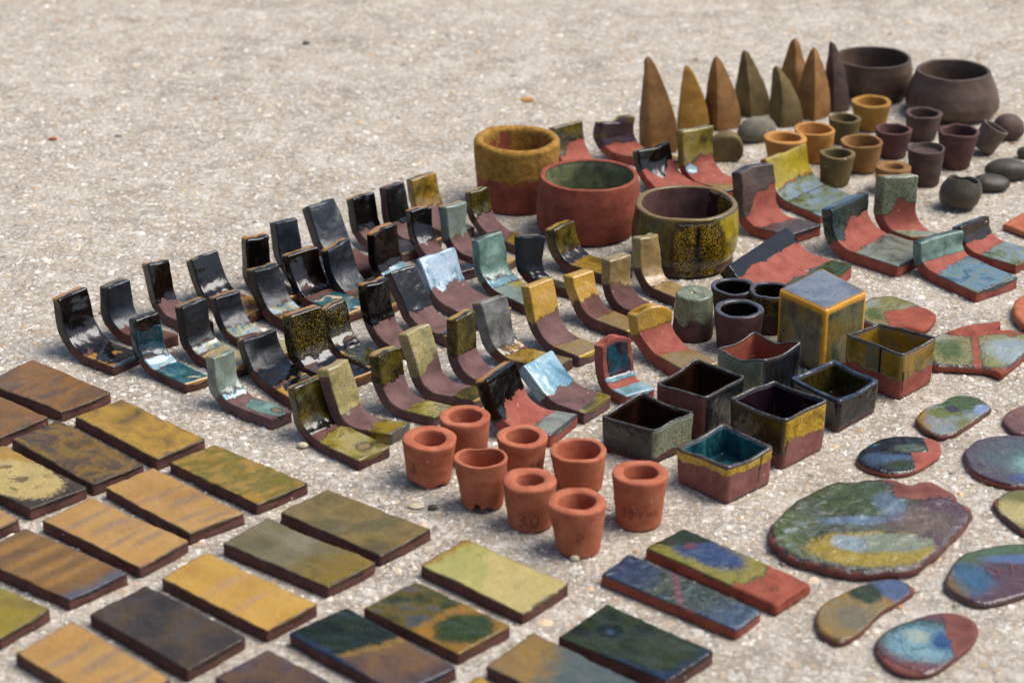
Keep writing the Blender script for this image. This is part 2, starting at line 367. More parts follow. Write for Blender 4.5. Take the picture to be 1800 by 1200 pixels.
face('face_green', ['#10160a', '#1c240c', '#2a3414', '#151b0c'], (1.5, 1.5), rough=(.08, .18), extra=[dict(c=['#2c3520', '#3a4228'], s=160, m=('e', .2, .5, .9, .5, .5, .5), a=.6), dict(c=['#182436', '#26384c'], s=50, m=('h', 0, 1, .90, .2, .1)), dict(c=['#182436', '#22344a'], s=50, m=('h', -1, .3, .95, .2, .1)), dict(c=['#2a3422'], s=50, m=('e', .0, -.5, .48, .30, .25, .2)), dict(c=['#141c0e'], s=50, m=('e', .02, -.5, .36, .22, .25, .2)), dict(c=['#34465c'], s=50, m=('e', -.02, -.48, .10, .07, .3, .5))], edge='#2a2014')  # blue end and near edge: sky sheen put into the colour
face('face_ambergreen', ['#1f2410', '#3c3e16', '#5c4d18', '#44484a', '#303a18'], (1.2, 1.8), rough=(.08, .2), extra=[dict(c=['#94681c', '#7a5c1a'], s=50, m=('h', 0, 1, .02, .25, .08)), dict(c=['#1c2610', '#2c3a14', '#3a4416'], s=50, m=('e', .05, .55, .85, .42, .3, .2))], edge='#6d5424')
face('face_greygreen', ['#7a5c28', '#8a6c34', '#755e3c'], (.6, 1.2), extra=[dict(c=['#54584e', '#485654', '#5c5e56'], s=25, m=('h', .3, 1, -.25, .5, .3))], edge='#3c3030')
face('face_mocha', ['#382e2c', '#4a3a38', '#5d4630', '#413a48'], (.6, 1.3), rough=(.15, .3), edge='#2c2a3c')
face('face_twotone', ['#3c3230', '#54423a', '#6d5030', '#463c44'], (.6, 1.3), rough=(.1, .25), extra=[dict(c=['#7a5a1c', '#94702a'], s=60, m=('h', .1, -1, -.02, .2, .08)), dict(c=['#0f160c', '#18220f', '#222c16'], s=60, m=('h', .1, -1, .08, .2, .06)), dict(c=['#182436', '#26384c'], s=50, m=[('h', -1, 0, .86, .2, .1), ('h', 0, -1, -.1, .2, .2)])], edge='#26304a')
multi('bar_green', [dict(c=['#141a0c', '#2a321c', '#4a5442', '#20281a', '#56646c', '#1c2410'], s=130), dict(c=['#182438', '#33455c', '#202f40', '#465868'], s=90, m=('h', 0, -1, .42, .3, .12)), dict(c=['#2f445f', '#3c5270'], s=60, m=('h', -.2, 1, .62, .4, .3), a=.7), dict(c=['#6a4444', '#5c3a40'], s=60, m=[('h', .25, 1, -.10, .05, .03), ('h', -.25, -1, -.02, .05, .03)])], edge='#3a2226')
multi('bar_mottle', [dict(c=['#56561e', '#7d7420', '#8d8030', '#4a4c1c'], s=80), dict(c=['#1c2a44', '#34466a', '#283a58', '#566880'], s=70, m=('e', .15, -.35, .75, .55, .4, .3)), dict(c=['#16220c', '#24300f'], s=60, m=('h', .3, -1, .72, .3, .1)), dict(c=['#5c3444', '#6d3c40'], s=60, m=('e', .1, -.62, .25, .07, .3, .4))], edge='#4a3c1c')
# ovals: glazes running together
glaze('oval_green', ['#1f2a0e', '#35421a', '#47542a'], scale=70, rough=(.08, .2))
multi('oval_slipper', [dict(c=['#6a7280', '#7d8690', '#8a8a74', '#6c7486'], s=70), dict(c=['#7d5a18', '#94701e'], s=60, m=('h', -1, .1, .70, .25, .15)), dict(c=['#55601c', '#6d7024'], s=60, m=('e', -.2, .1, .45, .25, .5, .3)), dict(c=['#26350e', '#3f5216', '#53621e'], s=70, m=('e', .3, .55, .62, .42, .4, .2)), dict(c=['#2a2030'], s=60, m=('e', .0, .25, .15, .18, .4, .3)), dict(c=['#6a7c9c', '#8497b4'], s=40, m=('e', .82, .2, .3, .28, .3, .2)), dict(c=['#5c6320', '#747030'], s=60, m=('e', .15, -.5, .3, .3, .6, .5))], edge='#5d4220')
multi('oval_dark', [dict(c=['#0b0a09', '#130f0c', '#0e1a20'], s=60), dict(c=['#22323f', '#3a4e64', '#4c6278'], s=90, m=('e', -.45, -.3, .38, .36, .5, .45), a=.8), dict(c=['#304258', '#485c74'], s=90, m=('e', -.02, -.25, .4, .22, .4, .3)), dict(c=['#1f2b10', '#33420f'], s=60, m=('e', .05, -.6, .5, .25, .4, .3)), dict(c=['#3a4c3a', '#58685a'], s=60, m=('e', .28, .3, .38, .22, .4, .35)), dict(c=['#0c3c48'], s=60, m=('e', -.6, .5, .2, .15, .4, .4))], (.04, .10), edge='#16120f')  # blue swirls: part rutile glaze, part sky reflection painted in
multi('oval_turq', [dict(c=['#3c2c38', '#4d3c48', '#54504c', '#463440'], s=80), dict(c=['#33444c', '#4c605f', '#3c3a48'], s=160, m=('e', .2, .1, .75, .6, .5, .6), a=.8), dict(c=['#5c8888', '#86a89e', '#4c6c70'], s=110, m=('e', .32, -.25, .42, .42, .6, .5), a=.85), dict(c=['#34507c'], s=60, m=('e', .2, -.75, .4, .2, .4, .5))], (.1, .25), edge='#3c2226')
multi('oval_plate', [dict(c=['#23271c', '#3f4434', '#5a6052', '#32361f', '#4c4a34'], s=110), dict(c=['#432c34', '#543840', '#5c4a44', '#4a3a3c'], s=45, m=('h', 1, .2, .22, .3, .2)), dict(c=['#5c4a40', '#6d5a48'], s=40, m=('e', .45, .05, .35, .25, .4, .4)), dict(c=['#1f2a0e', '#35421a', '#47542a', '#2a340f'], s=90, m=('e', -.02, .55, .52, .38, .35, .2)), dict(c=['#5a6c84', '#74869c'], s=60, m=('e', .24, .42, .15, .26, .45, .35), a=.7), dict(c=['#546a84', '#7488a0'], s=70, m=('e', -.15, .08, .36, .08, .5, .45), a=.7), dict(c=['#2c3a14', '#54601f', '#8c98a8'], s=110, m=('h', -1, 0, .68, .4, .2)), dict(c=['#7d6a14', '#9a8220', '#86742c'], s=80, m=('e', -.05, -.52, .60, .36, .25, .1)), dict(c=['#6a7058', '#808670', '#78846c'], s=60, m=('e', .08, -.40, .44, .20, .25, .12)), dict(c=['#77868c', '#8c9a98'], s=60, m=('e', -.27, -.40, .16, .17, .2, .2))], (.06, .2), .5, edge='#4a3234')
multi('oval_plumrim', [dict(c=['#442a32', '#55363c', '#4c3038'], s=50), dict(c=['#263f5c', '#385a74', '#324f56'], s=60, m=('e', -.6, -.2, .38, .55, .4, .4)), dict(c=['#33441c', '#4a5c34', '#3f5a48'], s=60, m=('h', -.35, 1, .42, .3, .25)), dict(c=['#42597c', '#54698a'], s=60, m=('e', .25, .45, .5, .15, .3, .4)), dict(c=['#6d5418'], s=50, m=('h', -1, -.2, .86, .2, .1))], (.08, .2), edge='#3c2428')
multi('oval_leaf', [dict(c=['#77580f', '#8f6c1c', '#7a6c44', '#96741c'], s=60), dict(c=['#665f4c', '#75694c'], s=50, m=('e', -.25, -.3, .4, .4, .4, .5)), dict(c=['#414c66', '#566480'], s=40, m=('h', .9, .8, .62, .25, .12)), dict(c=['#212a0c', '#2e380f'], s=60, m=[('e', .05, .5, .3, .35, .3, .25)])], (.12, .28), edge='#6a4c10')
multi('oval_bluecentre', [dict(c=['#54303a', '#6a3a3a', '#5c343a'], s=50), dict(c=['#1c3c2c', '#2c4c44'], s=60, m=('e', -.15, .1, .72, .66, .3, .3)), dict(c=['#2c5674', '#4f7e92', '#7c9c9c', '#3a6078', '#8a9a84'], s=70, m=('e', -.12, -.05, .62, .58, .35, .25), d=1.6), dict(c=['#9c9c80', '#8ca49c'], s=50, m=('e', -.2, .2, .25, .2, .6, .5)), dict(c=['#1c3c64', '#264e7a'], s=90, m=('e', .25, .0, .2, .3, .6, .5))], (.08, .22), edge='#4a2828')
multi('oval_creamy', [dict(c=['#4c3c44', '#77702c', '#6d6440'], s=60), dict(c=['#a5945a', '#b5a46c', '#9a8a34'], s=50, m=('e', -.15, .0, .75, .65, .4, .3)), dict(c=['#67601c'], s=60, m=('h', .3, 1, .3, .4, .3))], (.1, .25), edge='#44303a')
multi('shard_glaze', [dict(c=['#4a4438', '#6a6434', '#8a8248', '#747238', '#5c4a44'], s=75, d=1.5), dict(c=['#7d8a94', '#98a4a4', '#8c9070'], s=60, m=('e', .45, -.2, .42, .45, .5, .45)), dict(c=['#3a4c10', '#55641c'], s=70, m=('e', -.6, -.1, .22, .35, .6, .5)), dict(c=['#8a8c80', '#98967c'], s=60, m=('e', -.75, .5, .4, .3, .5, .5))], (.08, .2), edge='#4a3638')
# boxes and bowls
glaze('cube_top', ['#4c545e', '#646c76', '#788088', '#6a545c'], scale=50, rough=(.12, .28), edge='#e09c1c', grain=.2)  # base colour raised to carry the sky reflection on the top
glaze('cube_side', ['#1a1f1b', '#363f36', '#5c5c3c', '#7a6424', '#4a5448'], scale=75, stretch=(1, 1, .4), rough=(.12, .25), edge='#e09c1c')
glaze('box_dark', ['#0a0908', '#15120f', '#1a2228', '#20160d', '#0e0c0b'], scale=60, stretch=(1, 1, .35), rough=(.08, .2), edge='#3c4448', mott=.12)
glaze('box_brown', ['#0f0805', '#1c0e07', '#281409', '#3a180e'], scale=45, rough=(.06, .16), edge='#3a3632', stretch=(1, 1, .4), mott=.12)
glaze('box_plum', ['#150c12', '#1f1219', '#2b1a20'], scale=40, rough=(.06, .15), edge='#70707c', mott=.12)
glaze('box_teal', ['#061c24', '#0b343e', '#1c545a', '#3a7474'], scale=70, stretch=(1, 1, .3), rough=(.05, .14), edge='#8090a0')
glaze('box_yellow', ['#4a3a0a', '#a58010', '#c89c14', '#d0a418', '#5a480a'], scale=75, stretch=(1, 1, .6), rough=(.15, .3), speck=('#241d08', 900, .6), edge='#5d564c')
glaze('box_olive', ['#1a140a', '#2d260e', '#4d4210'], scale=50, rough=(.1, .22), edge='#6d6458')
glaze('box_sage', ['#6a705a', '#8c9074', '#a2a484'], scale=60, rough=(.15, .3), speck=('#4c4f3c', 700, .6), edge='#a8aca8')
glaze('box_amber', ['#423a18', '#7a641c', '#9c7214', '#6a6850', '#b07c12'], scale=55, stretch=(1, 1, .7), rough=(.12, .26), edge='#8d8a78')
glaze('box_rim', ['#1c1714', '#2f2a26', '#55544f', '#4d3c1e', '#241d18'], scale=110, rough=(.06, .16))
glaze('box_rim_black', ['#10151c', '#1c2530', '#3a4a60', '#6a5c30'], scale=60, rough=(.05, .12), mott=.12)
glaze('bowl_yellow', ['#5d5010', '#97800f', '#b59a14', '#7d7234'], scale=45, rough=(.15, .3), edge='#5d5448', patch=('#4a4430', 60, .62, .08))
glaze('bowl_speck', ['#0e0b08', '#171109', '#20180a'], scale=40, rough=(.1, .22), speck=('#a58218', 900, .53), edge='#5d5448', mott=.12)
glaze('bowl_bronze', ['#130f08', '#32280f', '#6a5618', '#2c2a24', '#1c170c'], scale=40, stretch=(1, 1, .35), rough=(.2, .35), edge='#7d6430')
glaze('bowl_green', ['#3c4030', '#5a5f42', '#75784f', '#868a62'], scale=70, rough=(.3, .5), patch=('#16140f', 60, .72, .03))
glaze('cup_black', ['#0a0908', '#120e0a', '#1c150a'], scale=50, rough=(.06, .14), edge='#4c4a4c', mott=.12)
glaze('cup_gold', ['#171208', '#3d300c', '#6d5414'], scale=50, rough=(.1, .2), speck=('#8d7418', 600, .57), edge='#8a7450')

GAIN, SAT = 1.0, 1.0
def incised_mat():
    b = NB('incised_dark'); b.b.inputs['Base Color'].default_value = lin('#6d382b'); b.b.inputs['Roughness'].default_value = .95; MAT['incised'] = b.m
incised_mat()

def ground_mat():
    b = NB('concrete'); tc = b.n('TexCoord'); v = tc.outputs['Object']
    big = b.noise(v, 5, 4, .6, .3); mid = b.noise(v, 38, 5, .65, .2); fine = b.noise(v, 260, 5, .7); gr = b.noise(v, 800, 3, .7)
    base = b.ramp(b.mrange(mid, .3, .7, 0, 1, False), [(0, '#978b7a'), (.5, '#b1a593'), (1, '#c7bba8')])
    base = b.mix(b.mrange(big, .35, .65, 0, .4), base, '#988c7d'); patch = b.noise(v, 17, 5, .7, .4)
    wv = b.n('VectorMath', operation='ADD'); nz = b.n('TexNoise'); nz.inputs['Scale'].default_value = 140; b.l(v, nz.inputs['Vector'])
    sc = b.n('VectorMath', operation='SCALE'); b.l(nz.outputs['Color'], sc.inputs[0]); sc.inputs['Scale'].default_value = .007
    b.l(v, wv.inputs[0]); b.l(sc.outputs[0], wv.inputs[1])
    def chips(scale, lo, amt, col, keep):
        vo = b.n('TexVoronoi', feature='F1'); vo.inputs['Scale'].default_value = scale; b.l(wv.outputs[0], vo.inputs['Vector'])
        sep = b.n('SeparateColor'); b.l(vo.outputs['Color'], sep.inputs[0])
        ch = b.math('MULTIPLY', b.mrange(vo.outputs['Distance'], lo + .2, lo), b.mrange(sep.outputs[0], keep - .05, keep + .05))
        cc = b.ramp(sep.outputs[1], [(0, '#c8beaf'), (.3, '#ddd5c8'), (.6, '#d3c7b5'), (.8, '#c0b39e'), (.95, '#c9a878'), (1, '#8c8078')])
        return b.mix(b.math('MULTIPLY', ch, amt), col, cc), ch
    col, chip = chips(330, .38, .8, base, .30)
    col, chip2 = chips(170, .36, .85, col, .55)
    col, chip3 = chips(75, .30, .8, col, .86)
    col = b.mix(b.mrange(fine, .47, .30, 0, .8), col, '#62594f')
    col = b.mix(b.mrange(fine, .56, .72, 0, .7), col, '#dcd4c6')
    col = b.mix(b.mrange(gr, .42, .25, 0, .55), col, '#544b42')
    col = b.mix(b.mrange(patch, .48, .33, 0, .38), col, '#7a7064'); col = b.mix(b.mrange(patch, .52, .68, 0, .42), col, '#ddd5c6')
    pit = b.noise(v, 95, 4, .7, .3); col = b.mix(b.mrange(pit, .36, .26, 0, .7), col, '#6a6056')
    b.l(col, b.b.inputs['Base Color']); b.b.inputs['Roughness'].default_value = .9; b.b.inputs['Specular IOR Level'].default_value = .25
    b.bump([(mid, .5, .010), (fine, .9, .0035), (chip2, .4, .0014), (chip3, .3, .0016), (gr, .7, .0012)])
    MAT['concrete'] = b.m
ground_mat()
def grit_mat():
    b = NB('grit'); at = b.n('Attribute', attribute_name='tone'); tc = b.n('TexCoord')
    col = b.ramp(at.outputs['Fac'], [(0, '#6d645a'), (.15, '#a79c8e'), (.4, '#cfc7bb'), (.7, '#ddd5c7'), (.9, '#d6c9b4'), (.96, '#c9a878'), (.985, '#b98450'), (1, '#57504a')])
    nf = b.noise(tc.outputs['Object'], 500, 3, .6); col = b.mix(b.mrange(nf, .45, .7, 0, .35), col, '#8d8274')
    b.l(col, b.b.inputs['Base Color']); b.b.inputs['Roughness'].default_value = .8
    MAT['grit'] = b.m
grit_mat()

# ------------------------------------------------------------------ ground
gm = bpy.data.meshes.new('ground'); gm.from_pydata([(-60, -60, 0), (60, -60, 0), (60, 60, 0), (-60, 60, 0)], [], [(0, 1, 2, 3)])
gm.materials.append(MAT['concrete']); ground = bpy.data.objects.new('ground', gm); S.collection.objects.link(ground); ground['kind'] = 'structure'

def grit(n=46000):
    r = np.random.RandomState(3)
    # uniform over the trapezoid of slab in view
    ys = []; xs = []
    while len(xs) < n:
        y = r.uniform(1.28, 3.2, 40000); x = r.uniform(-.85, .85, 40000)
        k = np.abs(x) < y * .265 + .02
        # fewer, as they recede
        k &= r.uniform(0, 1, 40000) < np.clip(1.9 - .55 * y, .18, 1)
        xs += x[k].tolist(); ys += y[k].tolist()
    xs = np.array(xs[:n]); ys = np.array(ys[:n])
    size = np.clip(np.exp(r.normal(-6.6, .45, n)), .0006, .0065)
    tone = r.uniform(0, 1, n)
    base = np.array([(1, 0, 0), (.5, .87, 0), (-.5, .87, 0), (-1, 0, 0), (-.5, -.87, 0), (.5, -.87, 0), (.45, .2, .75), (-.35, .35, .8), (-.1, -.45, .7)], float)
    Fb = [(0, 1, 6), (1, 7, 6), (1, 2, 7), (2, 3, 7), (3, 8, 7), (3, 4, 8), (4, 5, 8), (5, 6, 8), (5, 0, 6), (6, 7, 8)]
    V = np.repeat(base[None], n, 0) * (1 + r.uniform(-.3, .3, (n, 9, 1)))
    a = r.uniform(0, 6.28, n); asp = r.uniform(.55, 1, n)
    x = V[:, :, 0] * size[:, None]; y = V[:, :, 1] * (size * asp)[:, None]
    ca, sa = np.cos(a)[:, None], np.sin(a)[:, None]
    W = np.stack([x * ca - y * sa + xs[:, None], x * sa + y * ca + ys[:, None], V[:, :, 2] * (size * r.uniform(.25, .6, n))[:, None] - .0002], -1).reshape(-1, 3)
    F = (np.arange(n)[:, None, None] * 9 + np.array(Fb)[None]).reshape(-1, 3)
    me = bpy.data.meshes.new('grit'); me.from_pydata(W.tolist(), [], F.tolist())
    at = me.attributes.new('tone', 'FLOAT', 'POINT'); at.data.foreach_set('value', np.repeat(tone, 9).astype(np.float32))
    me.materials.append(MAT['grit']); o = bpy.data.objects.new('grit', me); S.collection.objects.link(o)
    tag(o, 'fine pale aggregate and sand grains in the concrete surface', 'grit', None, 'stuff')
grit()

# ------------------------------------------------------------------ bent test tiles (an upright slab curving into a foot)
def rrect(hw, ht, r, nf, ns, nb):
    """closed loop: front face near->far, far side, back, near side. returns pts (x across, y depth), (a,d)"""
    def seg(p, q, n): return [(p[0] + (q[0] - p[0]) * k / n, p[1] + (q[1] - p[1]) * k / n) for k in range(n + 1)]
    def arc(cx, cy, a0): return [(cx + r * math.cos(a0 - t), cy + r * math.sin(a0 - t)) for t in (math.pi / 6, math.pi / 3)]
    P = seg((-hw + r, ht), (hw - r, ht), nf) + arc(hw - r, ht - r, math.pi / 2)
    P += seg((hw, ht - r), (hw, -ht + r), ns) + arc(hw - r, -ht + r, 0)
    P += seg((hw - r, -ht), (-hw + r, -ht), nb) + arc(-hw + r, -ht + r, -math.pi / 2)
    P += seg((-hw, -ht + r), (-hw, ht - r), ns) + arc(-hw + r, ht - r, math.pi)
    return np.array(P)

tile_n = [0]
def bent_tile(label, vc, tn, tb, tf, up=None, pool=None, foot=None, patches=(), clay='clay_mauve', th=.0092, R=.033, flare=0.0,
              skew=False, side=None, drip=None, lump=0.0, cat='test tile', group='bent glaze test tiles', wob=.10, topwave=0.0, inset=None):
    tile_n[0] += 1; seed = tile_n[0] * 13
    jr = random.Random(seed); th *= jr.uniform(.95, 1.14); R *= jr.uniform(.8, 1.3)
    A = G(*vc); B = G(*tn)
    u = unit(B - A); Lf = np.linalg.norm(B - A)
    vperp = np.array([-u[1], u[0], 0.])
    # top corner: sight line meets the upright plane through A spanned by u and z
    d = ray(*tb); t = np.dot(A - np.array([0, 0, CAM_H]), vperp) / np.dot(d, vperp)
    T = d * t + np.array([0, 0, CAM_H])
    pu = np.dot(T - A, u); hz = T[2]
    Tf = G(tf[0], tf[1], hz); wv = Tf - T; wv[2] = 0
    W = np.linalg.norm(wv); mis = math.atan2(np.dot(wv, u), np.dot(wv, vperp)); mis *= 1.0 if skew or abs(mis) > .6 else .55
    v = vperp * math.cos(mis) + u * math.sin(mis)
    W = min(max(W, .016), .11)
    Lu = math.hypot(pu, hz); e = np.array([pu, hz]) / Lu
    ang = math.acos(max(-1, min(1, e[0])))            # angle between foot and upright
    R = min(R, .8 * Lu * math.tan(ang / 2), .62 * Lf * math.tan(ang / 2)); R = max(R, th + .004)
    tl = R / math.tan(ang / 2)                        # tangent length from the virtual corner
    # outer profile path, from toe to top
    bis = unit(np.array([1, 0]) + e); C = bis * R / math.sin(ang / 2)
    path = []; nrm = []; q = []
    nF, nB, nU = 26, 20, 34
    for k in range(nF): x = Lf + (tl - Lf) * k / nF; path.append((x, 0)); nrm.append((0, 1)); q.append(1 - (x - tl) / max(Lf - tl, 1e-4) * 0 - x / Lf if False else 1 - x / Lf)
    q0 = q[-1] if q else 0
    a0 = math.atan2(-C[1], tl - C[0]); pe = e * tl; a1 = math.atan2(pe[1] - C[1], pe[0] - C[0])
    while a1 > a0: a1 -= 2 * math.pi
    qa = 1 - tl / Lf; qb = 1 + tl / Lu
    for k in range(nB):
        a = a0 + (a1 - a0) * k / nB; path.append((C[0] + R * math.cos(a), C[1] + R * math.sin(a))); nrm.append((-math.cos(a), -math.sin(a))); q.append(qa + (qb - qa) * k / nB)
    nu = np.array([e[1], -e[0]])
    for k in range(nU + 1): s = tl + (Lu - tl) * k / nU; path.append(tuple(e * s)); nrm.append(tuple(nu)); q.append(1 + s / Lu)
    path = np.array(path); nrm = np.array(nrm); q = np.array(q)
    loop = rrect(W / 2, th / 2, .0009, 24, 5, 6); Cn = len(loop)
    rings = []; gps = []; eds = []
    def ring(pc, nn, qq, sx, sy, ed, wk):
        x = loop[:, 0] * sx * wk; y = loop[:, 1] * sy
        p2 = pc[None] + nn[None] * (th / 2 + y)[:, None]
        P = A[None] + u[None] * p2[:, :1] + v[None] * (x + W / 2)[:, None]; P[:, 2] = p2[:, 1]
        rings.append(P); gps.append(np.stack([loop[:, 0] / (W / 2), np.full(Cn, qq), loop[:, 1] / (th / 2)], 1)); eds.append(np.full(Cn, ed))
    tdir_toe = np.array([1.0, 0]); r = .0010
    wk = lambda qq: 1 + flare * max(0, 1 - qq / 1.6)
    for s in (.35, .7): ring(path[0] + tdir_toe * r * .95, nrm[0], 0, s, s, .6, wk(0))
    ring(path[0] + tdir_toe * r * .9, nrm[0], 0, 1 - 2 * r / W, 1 - 1.6 * r / th, .8, wk(0))
    ring(path[0] + tdir_toe * r * .5, nrm[0], 0, 1 - .6 * r / W, 1 - .5 * r / th, .9, wk(0))
    for k in range(len(path)):
        qq = q[k]; ed = .8 * max(0, 1 - abs(qq - 2) * Lu / .0012) if qq > 1 else .6 * max(0, 1 - qq * Lf / .0015)
        ring(path[k], nrm[k], qq, 1, 1, ed, wk(qq))
    ring(path[-1] + e * r * .6, nrm[-1], 2, 1 - .6 * r / W, 1 - .5 * r / th, 1, 1)
    ring(path[-1] + e * r, nrm[-1], 2, 1 - 2 * r / W, 1 - 1.8 * r / th, 1, 1)
    for s in (.66, .33): ring(path[-1] + e * r * 1.05, nrm[-1], 2, s, s, 1, 1)
    Rg = np.array(rings); GP = np.array(gps); ED = np.array(eds)
    # slight edge value on the long edges of the upright's front and foot
    la = np.abs(GP[..., 0]); ED = np.maximum(ED, np.where((la > .95) & (GP[..., 2] > .2), .22, 0))
    V, F = loft(Rg); gp = cap_attr(GP); ed = cap_attr(ED[..., None])[:, 0]; F = orient(V, F)
    N = normals(V, F)
    V = V + N * (.0008 * fbm(V * 55, seed) + .0002 * vnoise(V * 220, seed + 3))[:, None]
    # hand-cut wobble: sway of the width and the upright
    up_w = np.clip(gp[:, 1] - .9, 0, 1.1)
    sway = vnoise(np.stack([gp[:, 1] * 2.2, np.full(len(V), seed * .7), np.zeros(len(V))], 1), seed) * .0010
    V = V + v[None] * sway[:, None]
    V = V + u[None] * (up_w * vnoise(np.stack([gp[:, 1] * 2.0, gp[:, 0] * .8, np.full(len(V), seed * .3)], 1), seed + 5) * .0026)[:, None]
    V[:, 2] += up_w ** 3 * (vnoise(np.stack([gp[:, 0] * 1.3, np.full(len(V), seed * .9), np.zeros(len(V))], 1), seed + 9) * (.0005 + topwave))
    if lump: V[:, 2] += up_w ** 2 * (-lump * gp[:, 0] ** 2)
    V[:, 2] = np.maximum(V[:, 2], .0004)
    # regions of glaze
    fc = fmean(gp, F); fp = fmean(V, F)
    n1 = fbm(fp * 130, seed + 21, 3); a, qq, dd = fc[:, 0], fc[:, 1], fc[:, 2]
    reg = np.zeros(len(F), int); names = {0: 'clay_body'}; mats = {0: clay}
    front = dd > .72
    if foot:
        cut = foot[1]; k = front & (qq < cut + n1 * wob + .10 * a * (sum(map(ord, label)) % 3 - 1)); reg[k] = 3; names[3] = 'foot_glaze'; mats[3] = foot[0]
        if len(foot) > 2: k2 = (~front) & (qq < foot[2]); reg[k2] = 3
    if pool:
        k = front & (qq > pool[1] + n1 * wob * .8) & (qq < pool[2] + n1 * wob); reg[k] = 2; names[2] = 'bend_glaze'; mats[2] = pool[0]
    if up:
        cut = up[1]; c = np.full(len(F), cut) + n1 * wob + .10 * vnoise(np.stack([a * 2.6, np.full(len(F), seed * .41), np.zeros(len(F))], 1), seed + 31)
        if len(up) > 2: c = c + up[2] * a
        if drip: c = c - drip[1] * np.exp(-((a - drip[0]) / drip[2]) ** 2)
        sc = np.maximum(c, side if side is not None else 1.12)
        if inset: k = front & (qq > c) & (np.abs(a) < inset + n1 * .1) & (qq < 1.93)
        else: k = np.where(front, qq > c, qq > sc)
        reg[k] = 1; names[1] = 'upper_glaze'; mats[1] = up[0]
    for j, (pm, pa, pq, ra, rq) in enumerate(patches):
        k = front & (((a - pa) / ra) ** 2 + ((qq - pq) / rq) ** 2 + n1 * .55 < 1); reg[k] = 4 + j; names[4 + j] = 'glaze_patch'; mats[4 + j] = pm
    ed = np.where((gp[:, 1] > 1.97), ed * np.clip(.62 - .55 * gp[:, 2], 0, 1) * 1.15, ed)     # the glaze breaks amber along the back of the top edge
    base = A + u * Lf / 2 + v * W / 2
    root = empty('bent_test_tile', base, label, cat, group)
    split(root, V - base, F, reg, names, mats, ed, gp)
    return root

BT = bent_tile
# --- back-left rows, dark glazes
BT('black bent tile with amber patches on its foot, at the far left end', (106, 625), (200, 661), (89, 527), (140, 505), ('black', .62), None, ('amber_black', .60), clay='clay_brown')
BT('blue-black bent tile with bare foot, second from the far left', (179, 592), (272, 620), (172, 504), (220, 494), ('slate', .86), None, None, clay='clay_brown')
BT('teal bent tile with black top band and cream patches on its foot', (241, 655), (326, 692), (224, 561), (271, 551), ('teal', 1.12), ('sage_pale', .74, 1.12), ('teal_cream', .74), patches=[('black_brown', 0, 2.02, 1.5, .28)], clay='clay_brown')
BT('narrow dark brown bent tile with mauve foot and rusty side, back row left', (270, 562), (342, 597), (251, 467), (284, 455), ('black_brown', 1.2), None, None, patches=[('black', .6, .55, .3, .1)], clay='clay_mauve')
BT('glossy black bent tile with an amber-tinged brown foot, back row left', (350, 535), (432, 573), (325, 461), (369, 444), ('black', .86), None, ('amber_foot', .55), clay='clay_brown')
BT('black bent tile with pale cream pool at its bend behind the sage tile', (319, 632), (410, 668), (306, 541), (350, 524), ('black_satin', 1.08), ('pool_pale', .74, 1.08), ('olive_cream', .74), clay='clay_brown')
BT('slate black bent tile with cream and blue bend, beside grainy black tile', (380, 592), (482, 643), (370, 525), (414, 512), ('slate_edge', 1.08), ('pool_pale', .62, 1.08), ('olive_cream', .5), clay='clay_brown')
BT('grainy blue-black bent tile with rounded top and pale bend', (446, 560), (545, 605), (434, 476), (480, 464), ('black_satin', 1.05), ('pool_pale', .7, 1.05), ('amber_olive', .7), clay='clay_brown', th=.0105)
BT('short black bent tile with amber back edge, back row', (424, 503), (490, 542), (425, 418), (468, 410), ('black', .9), None, ('black', .6), clay='clay_brown', R=.018)
BT('flat slate grey bent tile with clean square top, back row', (489, 485), (562, 516), (472, 392), (513, 387), ('slate', .95), None, None, clay='clay_maroon')
BT('widest slate grey bent tile leaning back, rear row centre', (567, 470), (628, 495), (530, 369), (579, 355), ('slate', .9), None, None, clay='clay_maroon')
BT('glossy brown-black bent tile with sky-blue bend and teal foot edge', (507, 528), (602, 572), (496, 451), (545, 433), ('black_brown', 1.08), ('black', .8, 1.08), ('teal_cream', .6), clay='clay_brown')
BT('slate blue bent tile with amber top edge and dark glossy foot', (579, 524), (674, 559), (564, 440), (601, 421), ('slate_edge', .86), None, ('olive_dark', .7), clay='clay_brown')
BT('glossy black bent tile with white reflection and mauve bend, rear row', (624, 436), (707, 463), (607, 352), (647, 340), ('black', 1.25), None, ('slate', .5), clay='clay_mauve')
BT('grey-black glossy bent tile with bare red side edge, rear row', (680, 428), (742, 446), (664, 331), (702, 322), ('grey_gloss', 1.22), None, ('black', .35), clay='clay_mauve', side=2.2)
BT('olive and black bent tile, rearmost of the dark rows', (726, 399), (792, 430), (715, 317), (754, 302), ('amber_olive', 1.2), None, ('amber_olive', .3), clay='clay_mauve')
BT('plain brown-black bent tile with pale teal line at its bend', (648, 500), (740, 527), (644, 411), (685, 392), ('black_brown', 1.05), ('sage_pale', .84, 1.08), ('teal', .84), clay='clay_brown')
BT('narrow glossy black bent tile with yellow-stained side', (721, 455), (808, 495), (713, 371), (746, 364), ('black', 1.22), None, ('grey_gloss', .2), patches=(), clay='clay_mauve')
BT('grey-green bent tile with yellow drip above mauve clay', (780, 454), (878, 482), (772, 365), (805, 354), ('sage_grey', 1.32), None, ('olive_cream', .45), clay='clay_mauve')
BT('dark olive bent tile with amber foot, beside the red bowls', (825, 414), (925, 455), (813, 339), (845, 330), ('olive_dark', 1.38), None, ('amber_olive', .45), clay='clay_mauve')
BT('wide white and sky-blue bent tile with teal band', (760, 541), (842, 581), (729, 464), (780, 439), ('white_blue', 1.28), None, ('teal_cream', .25), clay='clay_mauve')
